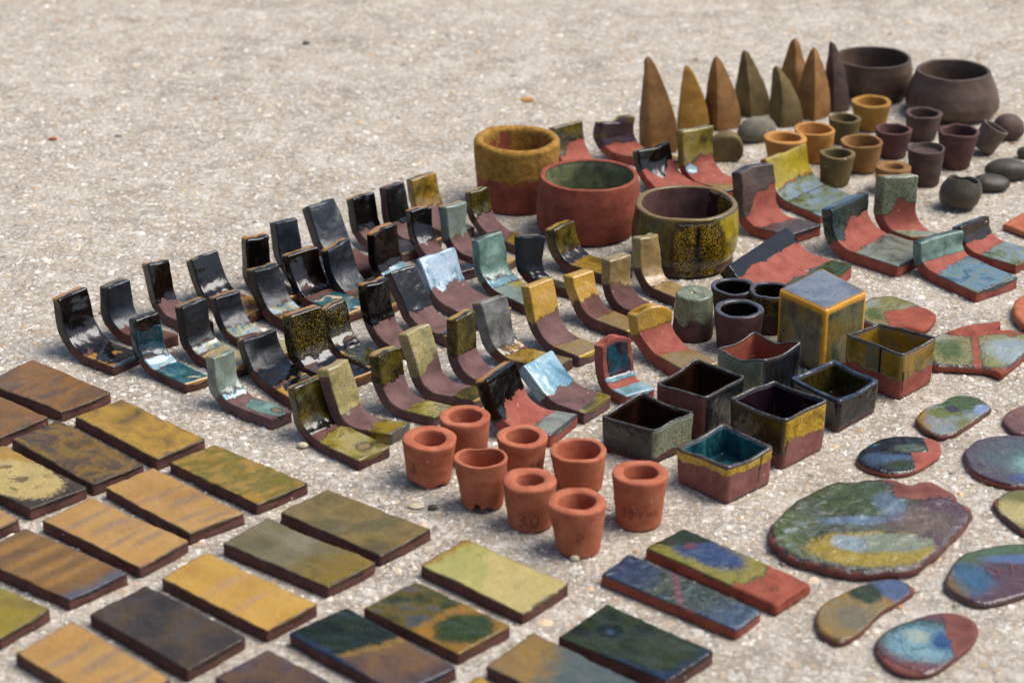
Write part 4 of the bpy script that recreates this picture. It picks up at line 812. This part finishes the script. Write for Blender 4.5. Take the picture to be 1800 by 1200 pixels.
# ------------------------------------------------------------------ square boxes
def box(label, L, B, R_, Fr, basef, rim, outer, inner_, clay_='clay_maroon', cover=lambda a, z, n: z > .3, wall=.07, floor=.12, closed=False, sag=.0016, rimw=.55, name='square_clay_box', shrink=.96, cracks=(), cat='box', group='square slab-built boxes', rad=.14):
    vs[0] += 11; sd_ = vs[0]
    gb = G(*basef); h = at_depth(Fr[0], Fr[1], gb[1])[2]
    q = [G(p[0], p[1], h) for p in (L, B, R_, Fr)]; c = sum(q) / 4
    n = 32
    # rounded unit square, corners ordered like q: L(-1,-1) B(-1,1) R(1,1) F(1,-1)
    pts = []
    cs = [(-1, -1), (-1, 1), (1, 1), (1, -1)]
    for k in range(4):
        p, p2 = np.array(cs[k], float), np.array(cs[(k + 1) % 4], float); d = (p2 - p) / 2
        for j in range(n + 1): pts.append(p + d * (rad + (2 - 2 * rad) * j / n))
        nx = np.array(cs[(k + 2) % 4], float) - p2; nx = nx / 2
        cc = p2 - d * rad + nx * rad
        for t in (22, 45, 68): a = math.radians(t); pts.append(cc + d * rad * math.sin(a) - nx * rad * math.cos(a))
    pts = np.array(pts); Cn = len(pts)
    def mapq(x, y):
        s = (x + 1) / 2; t = (y + 1) / 2
        return q[0] * ((1 - s) * (1 - t))[:, None] + q[3] * (s * (1 - t))[:, None] + q[2] * (s * t)[:, None] + q[1] * ((1 - s) * t)[:, None]
    corner = np.exp(-((1 - np.minimum(np.abs(pts[:, 0]), np.abs(pts[:, 1]))) / .10) ** 2)
    side_id = np.arctan2(pts[:, 1], pts[:, 0])
    rings = []; gps = []; eds = []
    def ring(sc, z, side, zf, ed):
        P = mapq(pts[:, 0] * sc, pts[:, 1] * sc)
        f = min(1, z / h); k = shrink + (1 - shrink) * f
        P = c + (P - c) * k; mid = 1 - np.minimum(np.abs(pts[:, 0]), np.abs(pts[:, 1])) ** 2
        P = c + (P - c) * (1 - .035 * f * mid * (vnoise(np.stack([pts[:, 0] * .9, pts[:, 1] * .9, np.full(Cn, sd_ * .31)], 1), sd_) + .6))[:, None]
        P[:, 2] = z + f ** 2 * sag * (vnoise(np.stack([pts[:, 0] * 1.2, pts[:, 1] * 1.2, np.full(Cn, sd_ * .71)], 1), sd_ + 2) * 1.3 - .8 * mid)
        rings.append(P); gps.append(np.stack([side_id, np.full(Cn, zf), np.full(Cn, side)], 1)); eds.append(np.maximum(ed, (np.exp(-((1 - np.minimum(np.abs(pts[:, 0]), np.abs(pts[:, 1]))) / .15) ** 2) if closed else corner * .4) if side == 1 else np.zeros(Cn)))
    for s, z in ((.5, .0006), (.93, .0005), (.985, .0014)): ring(s, z, 1, 0, 0)
    for k in range(1, 31): f = k / 30; ring(1, h * (.02 + .95 * f), 1, f, max(0, 1 - (1 - f) * h / (.007 if closed else .002)))
    if closed:
        for s, z in ((.985, .985), (.955, .995)): ring(s, h * z, 1, 1, 1)
        for s in (.9, .8, .65, .5, .35, .2, .08): ring(s, h * 1.0, 2, 1, max(0, 1 - (1 - s) / .13))
    else:
        wl = wall
        for t in (30, 60, 90, 120, 150): a = math.radians(t); ring(1 - wl + wl * .5 + wl * .5 * math.cos(a), h * (.97 + .03 * math.sin(a)), 0, 1, 1)
        for k in range(16): f = k / 15; ring((1 - wl * 1.1) * (1 - .04 * f), h * (.965 + (floor - .965) * f), -1, 1 - f, max(0, 1 - f * h / .003))
        for s in (.7, .35): ring(s, h * floor - .0004, -1, 0, 0)
    V, F = loft(np.array(rings)); gp = cap_attr(np.array(gps)); ed = cap_attr(np.array(eds)[..., None])[:, 0]; F = orient(V, F)
    N = normals(V, F); V = V + N * (.0005 * fbm(V * 60, sd_) + .00012 * vnoise(V * 300, sd_ + 2))[:, None]; V[:, 2] = np.maximum(V[:, 2], .0003)
    fc = fmean(gp, F); fp = fmean(V, F); nn = fbm(fp * 90, sd_ + 9)
    # wall index: 0 = left-front wall, 1 = right-front wall, 2/3 = back walls, from the position
    rel = fp - c; ex = unit((q[3] - q[0] + q[2] - q[1]) * np.array([1, 1, 0])); ey = unit((q[1] - q[0] + q[2] - q[3]) * np.array([1, 1, 0]))
    X, Y = rel @ ex, rel @ ey; face = np.where(np.abs(Y) * np.linalg.norm(q[3] - q[0]) > np.abs(X) * np.linalg.norm(q[1] - q[0]), np.where(Y < 0, 0, 2), np.where(X > 0, 1, 3))
    reg = np.zeros(len(F), int); names = {0: 'clay_body'}; mats = {0: clay_}
    s = fc[:, 2]; z = fc[:, 1]
    def add(nm, mt, k):
        j = max(names) + 1; reg[k] = j; names[j] = nm; mats[j] = mt
    if inner_: add('inner_glaze', inner_, s < -.3)
    if outer:
        for nm, mt, fn in outer: add(nm, mt, (s > .3) & fn(face, z, nn))
    if rim: add('rim_glaze', rim, np.abs(s) <= .5)
    for (cf, cp, z0, z1) in cracks:
        t = (X / (np.linalg.norm(q[3] - q[0]) / 2) if cf == 0 else Y / (np.linalg.norm(q[1] - q[0]) / 2)); add('crack', 'black', (s > .3) & (face == cf) & (np.abs(t - cp - .08 * (z - .5)) < .03) & (z > z0) & (z < z1))
    if closed: add('top_glaze', closed, s > 1.4)
    b0 = np.array([c[0], c[1], 0.]); root = empty(name, b0, label, cat, group); split(root, V - b0, F, reg, names, mats, ed, gp, .0004)
    return root
box('dark box with sage right side and brown inside, left front', (1055, 727), (1126, 691), (1222, 722), (1150, 754), (1154, 820), 'box_rim', [('outer_glaze', 'box_dark', lambda f, z, n: (f == 0) & (z + .12 * n > .12)), ('side_glaze', 'box_sage', lambda f, z, n: (f != 0) & (z + .10 * n > .20))], 'box_brown')
box('box with bare red-brown left wall and grey-green right wall', (1152, 671), (1224, 630), (1312, 659), (1241, 702), (1243, 782), 'box_rim', [('outer_glaze', 'box_dark', lambda f, z, n: (f != 0) & (z + .1 * n > .1))], 'box_brown', clay_='clay_wall')
box('box with unglazed red inside and wavy sage wall', (1259, 611), (1325, 580), (1410, 606), (1344, 638), (1346, 722), 'box_rim', [('outer_glaze', 'box_dark', lambda f, z, n: (f != 0) & (z > .1)), ('side_glaze', 'box_sage', lambda f, z, n: (f == 0) & (z + .1 * n > .15))], None, clay_='clay_brick', wall=.07, sag=.003)
box('box with yellow right wall over bare clay and plum inside', (1282, 698), (1360, 664), (1457, 701), (1380, 738), (1378, 829), 'box_rim', [('outer_glaze', 'box_olive', lambda f, z, n: (f != 1) & (z + .08 * n > .22)), ('yellow_glaze', 'box_yellow', lambda f, z, n: (f == 1) & (z + .10 * n > .48))], 'box_plum', clay_='clay_rose', cracks=[(1, -.82, .3, .55)])
box('low box with turquoise inside and yellow drips under its rim', (1187, 783), (1271, 742), (1361, 785), (1280, 824), (1277, 890), 'box_rim', [('outer_glaze', 'box_yellow', lambda f, z, n: (z + .14 * n > .72))], 'box_teal', wall=.11, floor=.3, clay_='clay_rose', cracks=[(1, .35, .2, .99)])
box('small black glazed box with thick rounded rim', (1387, 664), (1464, 630), (1547, 670), (1475, 708), (1472, 764), 'box_rim_black', [('outer_glaze', 'box_dark', lambda f, z, n: (z + .05 * n > .14))], 'box_olive', wall=.14, sag=.0008)
box('cracked amber and grey box with bare pale-stained base', (1485, 587), (1543, 565), (1648, 592), (1588, 623), (1577, 706), 'box_rim', [('outer_glaze', 'box_amber', lambda f, z, n: (z + .14 * n > .42))], 'box_amber', clay_='clay_red', wall=.08, cracks=[(1, -.86, .05, .6), (0, .12, .45, .99)])
box('tall closed cube with blue-grey top and bright amber edges', (1369, 508), (1445, 470), (1524, 512), (1452, 545), (1449, 664), None, [('side_glaze', 'cube_side', lambda f, z, n: z > .03)], None, closed='cube_top', shrink=1.0, sag=.0, name='closed_clay_cube', cat='cube', rad=.10)

# ------------------------------------------------------------------ cones
def cone(label, tip, left, right, bottom, mat, sides=4, twist=.3, curve=0.0, lean=0.0, pw=.8, rnd=.12):
    vs[0] += 11; sd_ = vs[0]
    g = G((left[0] + right[0]) / 2, bottom); hw = (right[0] - left[0]) / 2 / scale_at(g); c = g + np.array([0, hw * .7, 0])
    T = at_depth(tip[0], tip[1], c[1]); h = T[2]; n = 40
    th = np.linspace(0, 2 * math.pi, n, endpoint=False)
    rings = []
    for k in range(34):
        f = k / 33; g_ = 1 - f ** pw; r = hw * (.15 + .85 * g_) * (1 - .06 * (1 - f) ** 10)
        if f > .93: r *= math.sqrt(max(.03, 1 - ((f - .93) / .072) ** 2))
        a = th + twist; m = np.cos(math.pi / sides) / np.cos((a % (2 * math.pi / sides)) - math.pi / sides); m = (1 - rnd) * m * 1.28 + rnd
        x0 = c[0] + (T[0] - c[0]) * (1 - g_) ; tw = curve * f * .5; ct, st = np.cos(th + tw), np.sin(th + tw)
        rings.append(np.stack([x0 + r * ct * m, c[1] + r * st * m * .85, np.full(n, .0006 + h * f)], 1))
    V, F = loft(np.array(rings)); F = orient(V, F); N = normals(V, F)
    V = V + N * (.0015 * fbm(V * 30, sd_) + .0003 * vnoise(V * 200, sd_ + 2))[:, None]; V[:, 2] = np.maximum(V[:, 2], .0003)
    b0 = np.array([c[0], c[1], 0.]); o = mesh_obj('clay_cone', V - b0, F, mat, None, np.zeros(len(V)), np.zeros((len(V), 3)), loc=b0)
    o.data.set_sharp_from_angle(angle=math.radians(22))
    return tag(o, label, 'cone', 'curved clay cones standing in a row')
cone('tallest brown cone at the left end of the row of cones', (1139, 101), (1125, 0), (1192, 0), 270, 'clay_tan', sides=4, twist=2.15, pw=1.9, rnd=.05)
cone('golden ochre blunt cone, second from the left', (1207, 116), (1190, 0), (1252, 0), 232, 'clay_ochre', sides=4, twist=.8, pw=1.75, rnd=.35)
cone('olive brown cone, third from the left', (1259, 100), (1243, 0), (1299, 0), 229, 'clay_tan', sides=4, twist=1.85, pw=1.75, rnd=.05)
cone('slim greenish cone, fourth from the left', (1309, 89), (1297, 0), (1352, 0), 206, 'clay_olive', sides=4, twist=1.75, pw=1.45, rnd=.05)
cone('short twisted grey-olive cone in front of the brown pair', (1364, 117), (1357, 0), (1411, 0), 224, 'clay_olive', sides=4, twist=2.0, curve=1.2, pw=1.6, rnd=.05)
cone('brown cone standing behind the twisted grey-olive one', (1397, 69), (1366, 0), (1424, 0), 200, 'clay_tan', sides=4, twist=1.5, pw=1.55, rnd=.08)
cone('brown four-sided cone between the twisted and dark ones', (1431, 84), (1404, 0), (1456, 0), 211, 'clay_tan', sides=4, twist=1.55, pw=1.75, rnd=.05)
cone('dark plum cone leaning against the open pot', (1461, 72), (1450, 0), (1494, 0), 198, 'clay_plum', sides=4, twist=1.9, pw=1.9, rnd=.5)

# ------------------------------------------------------------------ flat irregular pieces: outline given on the slab
def blob(name, label, outline, mat, th=.005, clay_='clay_wall', cat='oval', group=None, glaze_fn=None, parts=(), dome=.0, rough=.0004, edge_round=.6, sharp=False):
    vs[0] += 11; sd_ = vs[0]
    pts = np.array([G(p[0], p[1], th)[:2] for p in outline])
    # closed Catmull-Rom through the outline
    n = len(pts); per = max(3, 88 // n); out = []
    for k in range(n):
        p0, p1, p2, p3 = pts[k - 1], pts[k], pts[(k + 1) % n], pts[(k + 2) % n]
        for j in range(per):
            t = j / per; out.append(p1 + (p2 - p1) * t if sharp else .5 * ((2 * p1) + (-p0 + p2) * t + (2 * p0 - 5 * p1 + 4 * p2 - p3) * t * t + (-p0 + 3 * p1 - 3 * p2 + p3) * t ** 3))
    out = np.array(out); c = (out.max(0) + out.min(0)) / 2; out = out + (out - c) / np.linalg.norm(out - c, axis=1)[:, None] * (rough * 1.3 * fbm(np.column_stack([out * 160, np.zeros(len(out))]), sd_ + 1))[:, None]; C_ = len(out)
    size = (out.max(0) - out.min(0)) / 2; mean_r = size.mean()
    rings = []; gps = []; eds = []
    def ring(s, z, side, ed):
        P = c + (out - c) * s
        rings.append(np.column_stack([P, np.full(C_, z)])); gps.append(np.column_stack([(P - c) / size, np.full(C_, side)])); eds.append(np.full(C_, ed))
    e = min(.004, th * edge_round) / mean_r
    ring(.5, .0005, -1, 0); ring(1 - e * .9, .0005, -1, 0); ring(1 - e * .2, th * .25, 0, 0); ring(1, th * .5, 0, 0); ring(1 - e * .15, th * .8, .5, 1); ring(1 - e * .6, th * .97, 1, 1)
    for k in range(22): s = (1 - e * 1.3) * (1 - k / 22); ring(s, th + dome * (1 - s * s), 1, max(0, 1 - (1 - s) * mean_r / .003))
    V, F = loft(np.array(rings)); gp = cap_attr(np.array(gps)); ed = cap_attr(np.array(eds)[..., None])[:, 0]; F = orient(V, F); N = normals(V, F)
    V = V + N * (rough * fbm(V * 120, sd_, 2))[:, None]; V[:, 2] += np.where(gp[:, 2] > .6, .0006 * fbm(V * 40, sd_ + 3), 0); V[:, 2] = np.maximum(V[:, 2], .0003)
    b0 = np.array([c[0], c[1], 0.])
    if mat is None:
        o = mesh_obj(name, V - b0, F, clay_, None, ed, gp, loc=b0); return tag(o, label, cat, group)
    fc = fmean(gp, F); fp = fmean(V, F); nn = fbm(fp * 90, sd_ + 9)
    reg = np.zeros(len(F), int); names = {0: 'clay_body'}; mats = {0: clay_}
    topf = fc[:, 2] > .6
    for j, (nm, mt, fn) in enumerate([('face_glaze', mat, glaze_fn or (lambda x, y, n_: np.ones(len(x), bool)))] + list(parts)):
        reg[topf & fn(fc[:, 0], fc[:, 1], nn)] = j + 1; names[j + 1] = nm; mats[j + 1] = mt
    root = empty(name, b0, label, cat, group); split(root, V - b0, F, reg, names, mats, ed, gp, .0004)
    return root
def Z(pts, ox, oy, s): return [(ox + x / s, oy + y / s) for x, y in pts]
og = 'flat oval glaze samples'
def ell(x0, y0, rx, ry): return lambda x, y, n: ((x - x0) / rx) ** 2 + ((y - y0) / ry) ** 2 + .5 * n < 1
blob('oval_glaze_sample', 'slipper-shaped oval sample, grey-blue and green glaze, below the cracked box', Z([(645, 480), (720, 390), (870, 340), (960, 285), (1080, 268), (1200, 290), (1312, 370), (1285, 415), (1150, 505), (1000, 600), (860, 632), (760, 598), (680, 540)], 1480, 640, 5), 'oval_slipper', group=og, glaze_fn=lambda x, y, n: y > -.75 + .9 * np.maximum(0, x) - .2 + .1 * n)
blob('oval_glaze_sample', 'glossy black oval sample with blue swirls and bare pink end', Z([(128, 810), (190, 730), (350, 652), (500, 628), (700, 632), (830, 660), (876, 730), (850, 800), (700, 900), (560, 948), (400, 955), (230, 912), (148, 862)], 1480, 640, 5), 'oval_dark', clay_='clay_red', group=og, glaze_fn=lambda x, y, n: (x < .68 + .1 * n) & (y > .2 * x - .0 - 1.0 * (x < .25 + .1 * n)))
blob('oval_glaze_sample', 'large oval sample with pale turquoise patch, cut by right edge', [(1693, 798), (1702, 783), (1722, 771), (1758, 764), (1810, 765), (1856, 778), (1878, 802), (1862, 832), (1824, 850), (1780, 853), (1738, 843), (1706, 825)], 'oval_turq', clay_='clay_red', group=og)
blob('oval_glaze_sample', 'bare mauve oval piece with scratched marks at right edge', [(1763, 738), (1770, 724), (1788, 714), (1815, 711), (1842, 722), (1850, 740), (1830, 756), (1800, 762), (1778, 755)], None, clay_='clay_mauve', group=og)
blob('oval_glaze_sample', 'big ragged-edged plate of green, blue and yellow glazes', Z([(28, 400), (60, 335), (150, 262), (235, 208), (350, 155), (500, 130), (640, 122), (740, 138), (795, 152), (850, 133), (930, 150), (1000, 192), (1060, 248), (1108, 285), (1088, 345), (1000, 432), (930, 500), (880, 545), (800, 592), (680, 608), (520, 622), (380, 602), (260, 572), (130, 522), (48, 462)], 1340, 800, 3), 'oval_plate', th=.008, group=og, rough=.0016,
     glaze_fn=lambda x, y, n: (x ** 2 + y ** 2 < 1.02 + .18 * n) & ((y < .55) | (x < .3) | (x * .6 + y < .75)))
blob('oval_glaze_sample', 'plum oval sample with blue and green rim glaze, right edge', Z([(960, 685), (980, 610), (1040, 530), (1150, 490), (1300, 466), (1450, 470), (1560, 520), (1590, 600), (1500, 680), (1380, 730), (1250, 770), (1150, 782), (1050, 752)], 1340, 800, 3), 'oval_plumrim', group=og, clay_='clay_mauve')
blob('oval_glaze_sample', 'golden leaf-shaped sample with grey-blue tip', Z([(278, 870), (300, 800), (380, 745), (500, 690), (620, 650), (720, 648), (803, 690), (790, 722), (720, 765), (620, 830), (520, 930), (440, 975), (380, 977), (308, 935)], 1340, 800, 3), 'oval_leaf', group=og, glaze_fn=lambda x, y, n: (x - y * .2 < .75 + .1 * n) & (y > x * .9 - .75))
blob('oval_glaze_sample', 'red oval sample with bright blue glazed centre', Z([(595, 985), (640, 930), (740, 880), (850, 842), (960, 822), (1060, 835), (1130, 880), (1142, 930), (1100, 1000), (1000, 1080), (900, 1140), (800, 1152), (700, 1130), (620, 1062)], 1340, 800, 3), 'oval_bluecentre', group=og, glaze_fn=lambda x, y, n: (x < .40 + .2 * n) & (x * x + y * y < 1.0))
blob('oval_glaze_sample', 'cream and olive oval sample cut by the right edge', [(1745, 882), (1758, 870), (1784, 859), (1820, 860), (1850, 880), (1850, 915), (1828, 935), (1800, 934), (1772, 915), (1756, 899)], 'oval_creamy', group=og, glaze_fn=lambda x, y, n: x * x + y * y < .9 + .2 * n)
sg = 'broken clay shards'
blob('clay_shard', 'angular red shard with marbled yellow-green glaze, letters scratched in', Z([(1090, 545), (1160, 512), (1300, 462), (1400, 440), (1570, 420), (1572, 452), (1500, 482), (1640, 480), (1800, 520), (1830, 560), (1740, 640), (1580, 772), (1480, 737), (1300, 725), (1130, 717), (1080, 640)], 1340, 450, 3.75), 'shard_glaze', th=.008, sharp=True, clay_='clay_brick', cat='shard', group=sg, glaze_fn=lambda x, y, n: (y < .42 + .25 * n) & (y > -.82) & (np.abs(x + .12 - .15 * y) > .05 + .05 * n))
blob('clay_shard', 'red shard with olive and blue glaze behind the cracked box', Z([(640, 330), (690, 285), (760, 265), (860, 260), (960, 292), (1060, 330), (1100, 345), (1148, 385), (1125, 440), (1050, 478), (900, 460), (780, 470), (650, 420)], 1340, 450, 3.75), 'shard_glaze', th=.007, clay_='clay_brick', cat='shard', group=sg, glaze_fn=lambda x, y, n: (y > .15 + .2 * n + .3 * x) | (x < -.3 + .1 * n))
blob('clay_shard', 'plain terracotta slab corner at the right edge, upper', [(1762, 393), (1796, 372), (1860, 380), (1850, 415), (1806, 410)], None, th=.007, sharp=True, clay_='clay_terracotta', cat='shard', group=sg)
blob('clay_shard', 'plain rounded terracotta piece at the right edge, middle', [(1780, 535), (1795, 517), (1830, 514), (1860, 530), (1850, 560), (1810, 572), (1786, 556)], None, th=.009, clay_='clay_terracotta', cat='shard', group=sg)

# ------------------------------------------------------------------ lumps and pebbles
def lump(name, label, cx, cy, wpx, hpx, mat, aspect=.7, rot=0.0, cut=None, cat='pebble', group=None, flat=.0, seed=[40], p=2.2, rough=.06):
    seed[0] += 3
    g = G(cx, cy); sc = scale_at(g); rx = wpx / 2 / sc; rz = hpx / sc; ry = rx * aspect
    rings = []; n = 30
    for k in range(14):
        t = k / 13; z = rz * t; r = (max(0, 1 - (2 * max(t, .18) - 1 + 0 if False else (abs(t - .35) / .65)) ** p)) ** .5 if t > .35 else 1 - .35 * ((.35 - t) / .35) ** 2
        r = max(r, .02); th = np.linspace(0, 2 * math.pi, n, endpoint=False)
        x = rx * r * np.cos(th); y = ry * r * np.sin(th); ca, sa = math.cos(rot), math.sin(rot)
        rings.append(np.stack([x * ca - y * sa, x * sa + y * ca, np.full(n, z)], 1))
    V, F = loft(np.array(rings)); F = orient(V, F); N = normals(V, F)
    V = V + N * (rough * rx * fbm(V / rx * 1.6 + seed[0], seed[0]))[:, None]; V[:, 2] = np.maximum(V[:, 2], -.001)
    if cut: V[:, 1] = np.maximum(V[:, 1], -cut * ry)
    b0 = np.array([g[0], g[1] + ry * (cut or 1), 0.0003]); o = mesh_obj(name, V, F, mat, None, np.zeros(len(V)), np.zeros((len(V), 3)), loc=b0)
    return tag(o, label, cat, group)
lump('clay_lump', 'half-round olive clay lump below the second cone', 1277, 286, 60, 52, 'clay_olive', aspect=1.2, cat='clay lump', group='clay lumps', p=2.4, cut=.35)
lump('clay_lump', 'grey wedge-shaped clay lump between the cones', 1332, 254, 78, 44, 'clay_grey', aspect=.6, rot=.5, cat='clay lump', group='clay lumps', p=1.6)
lump('clay_dish', 'dark plum clay lump behind the tipped grey cup', 1775, 252, 58, 46, 'clay_plum', aspect=.8, cat='clay lump', group='clay lumps')
kg = 'smooth dark pebbles'
lump('pebble', 'grey-brown flat pebble right of the slumped cup', 1745, 342, 70, 26, 'stone_dark', aspect=.7, group=kg)
lump('pebble', 'greenish grey flat pebble near the right edge', 1776, 322, 84, 34, 'stone_dark', aspect=.6, group=kg)
lump('pebble', 'dark pebble corner at the right edge, topmost of the pebbles', 1806, 282, 34, 22, 'stone_dark', aspect=.7, group=kg)
cg = 'loose chips on the slab'
lump('stone_chip', 'small orange clay chip alone on the slab behind the ochre bowl', 926, 180, 26, 5, 'clay_orange', aspect=.7, group=cg, cat='chip')
lump('stone_chip', 'cream stone chip under the nearest orange cup', 1010, 988, 17, 10, 'clay_cream', aspect=.7, group=cg, cat='chip')
lump('stone_chip', 'pale stone chip under the heel of the speckled olive tile', 532, 790, 20, 10, 'clay_cream', aspect=.7, group=cg, cat='chip')
lump('stone_chip', 'flat whitish stone left of the thick-rimmed orange cups', 732, 896, 30, 5, 'clay_cream', aspect=.7, group=cg, cat='chip')
lump('stone_chip', 'black stone chip beside the flat whitish stone', 760, 898, 16, 8, 'stone_dark', aspect=.8, group=cg, cat='chip')
lump('stone_chip', 'black speck of stone on the empty slab at upper left', 538, 80, 13, 6, 'stone_dark', aspect=.8, group=cg, cat='chip')
lump('stone_chip', 'small dark red chip at left on the empty slab', 92, 248, 17, 4, 'clay_brick', aspect=.6, group=cg, cat='chip')

# ------------------------------------------------------------------ scratched letters
GLY = {'J': [[(0, 1), (.8, 1)], [(.5, 1), (.5, .2), (.3, 0), (0, .15)]], 'M': [[(0, 0), (.05, .9), (.35, .3), (.6, .95), (.75, 0)]], '9': [[(.6, .8), (.3, 1), (.05, .75), (.25, .5), (.6, .7), (.6, .3), (.35, 0)]],
       '3': [[(.05, .95), (.5, 1), (.6, .75), (.25, .55), (.65, .35), (.4, .0), (0, .1)]], '0': [[(.3, 1), (.05, .6), (.1, .15), (.35, 0), (.6, .3), (.6, .75), (.3, 1)]], 'R': [[(.1, 0), (.1, 1), (.5, .95), (.55, .7), (.1, .5), (.6, 0)]],
       'A': [[(0, 0), (.3, 1), (.6, 0)], [(.1, .4), (.5, .4)]], 'S': [[(.6, .85), (.3, 1), (.05, .75), (.5, .4), (.4, .05), (0, .1)]], '7': [[(0, 1), (.6, .95), (.2, 0)]], 'W': [[(0, 1), (.2, 0), (.4, .7), (.6, 0), (.8, 1)]], 'E': [[(.5, 1), (.05, .95), (.05, 0), (.5, .05)], [(.05, .5), (.4, .5)]], 'F': [[(.05, 0), (.05, 1), (.55, 1)], [(.05, .5), (.45, .5)]]}
def letters(_, text, size, place, parent):
    V = []; F = []; x0 = 0; wd = .0004; tot = sum(.95 if ch != ' ' else .5 for ch in text) * size; r = random.Random(len(text) * 7 + 1)
    for ch in text:
        if ch == ' ': x0 += .5 * size; continue
        for st in GLY[ch]:
            P = [np.array([x0 + (p[0] + r.uniform(-.05, .05)) * size - tot / 2, (p[1] - .5 + r.uniform(-.05, .05)) * size]) for p in st]
            Q = []
            for k in range(len(P) - 1):
                for j in range(5): Q.append(P[k] + (P[k + 1] - P[k]) * j / 5)
            Q.append(P[-1]); n0 = len(V)
            for k, q in enumerate(Q):
                d = Q[min(k + 1, len(Q) - 1)] - Q[max(k - 1, 0)]; d = d / (np.linalg.norm(d) + 1e-9); nn = np.array([-d[1], d[0]]); t = wd * (.5 + .5 * math.sin(math.pi * (k + .6) / (len(Q) + .2)))
                for sgn in (-1, 1): V.append(place(*(q + nn * t * sgn)))
            for k in range(len(Q) - 1): F.append([n0 + 2 * k, n0 + 2 * k + 1, n0 + 2 * k + 3, n0 + 2 * k + 2])
        x0 += .95 * size
    W = np.array(V) - np.array(parent.location)
    return mesh_obj('incised_mark', W, F, 'incised', parent, smooth=False)
def on_cup(cupinfo, zf, ang, dx=0):
    o, c, h, rb, rr = cupinfo
    def pl(x, y):
        z = h * zf + y; r = rb + (rr - rb) * z / h + .0007; a = ang + x / r
        return (c[0] + r * math.cos(a), c[1] + r * math.sin(a), z)
    return pl
letters(None, 'JJ FM9', .0058, on_cup(C8, .36, -math.pi / 2 + .05), C8[0])
letters(None, '30', .011, on_cup(C6, .32, -math.pi / 2 - .05), C6[0])
letters(None, 'R', .009, on_cup(C7, .45, -math.pi / 2 + .1), C7[0])
letters(None, '3', .009, on_cup(C1, .5, -math.pi / 2 - .6), C1[0])
letters(None, 'AE', .008, on_cup(C4, .45, -math.pi / 2 + .7), C4[0])
def flat_on(px, py, z, rot=0.0):
    g = G(px, py, z); ca, sa = math.cos(rot), math.sin(rot)
    return lambda x, y: (g[0] + x * ca - y * sa, g[1] + x * sa + y * ca, z + .0011)
byl = {o.get('label'): o for o in S.objects if o.get('label')}
def find(s): return next(o for l, o in byl.items() if s in l)
letters(None, 'A S', .012, flat_on(1693, 583, .008, .25), find('angular red shard'))
letters(None, 'R', .010, flat_on(1618, 806, .006, .2), find('glossy black oval'))
letters(None, '07', .014, flat_on(1764, 1000, .006, .3), find('plum oval sample'))
letters(None, 'W', .008, flat_on(1362, 1034, .0092, .3), find('mottled blue-yellow'))
letters(None, '3', .010, flat_on(1788, 728, .006, .3), find('bare mauve oval'))
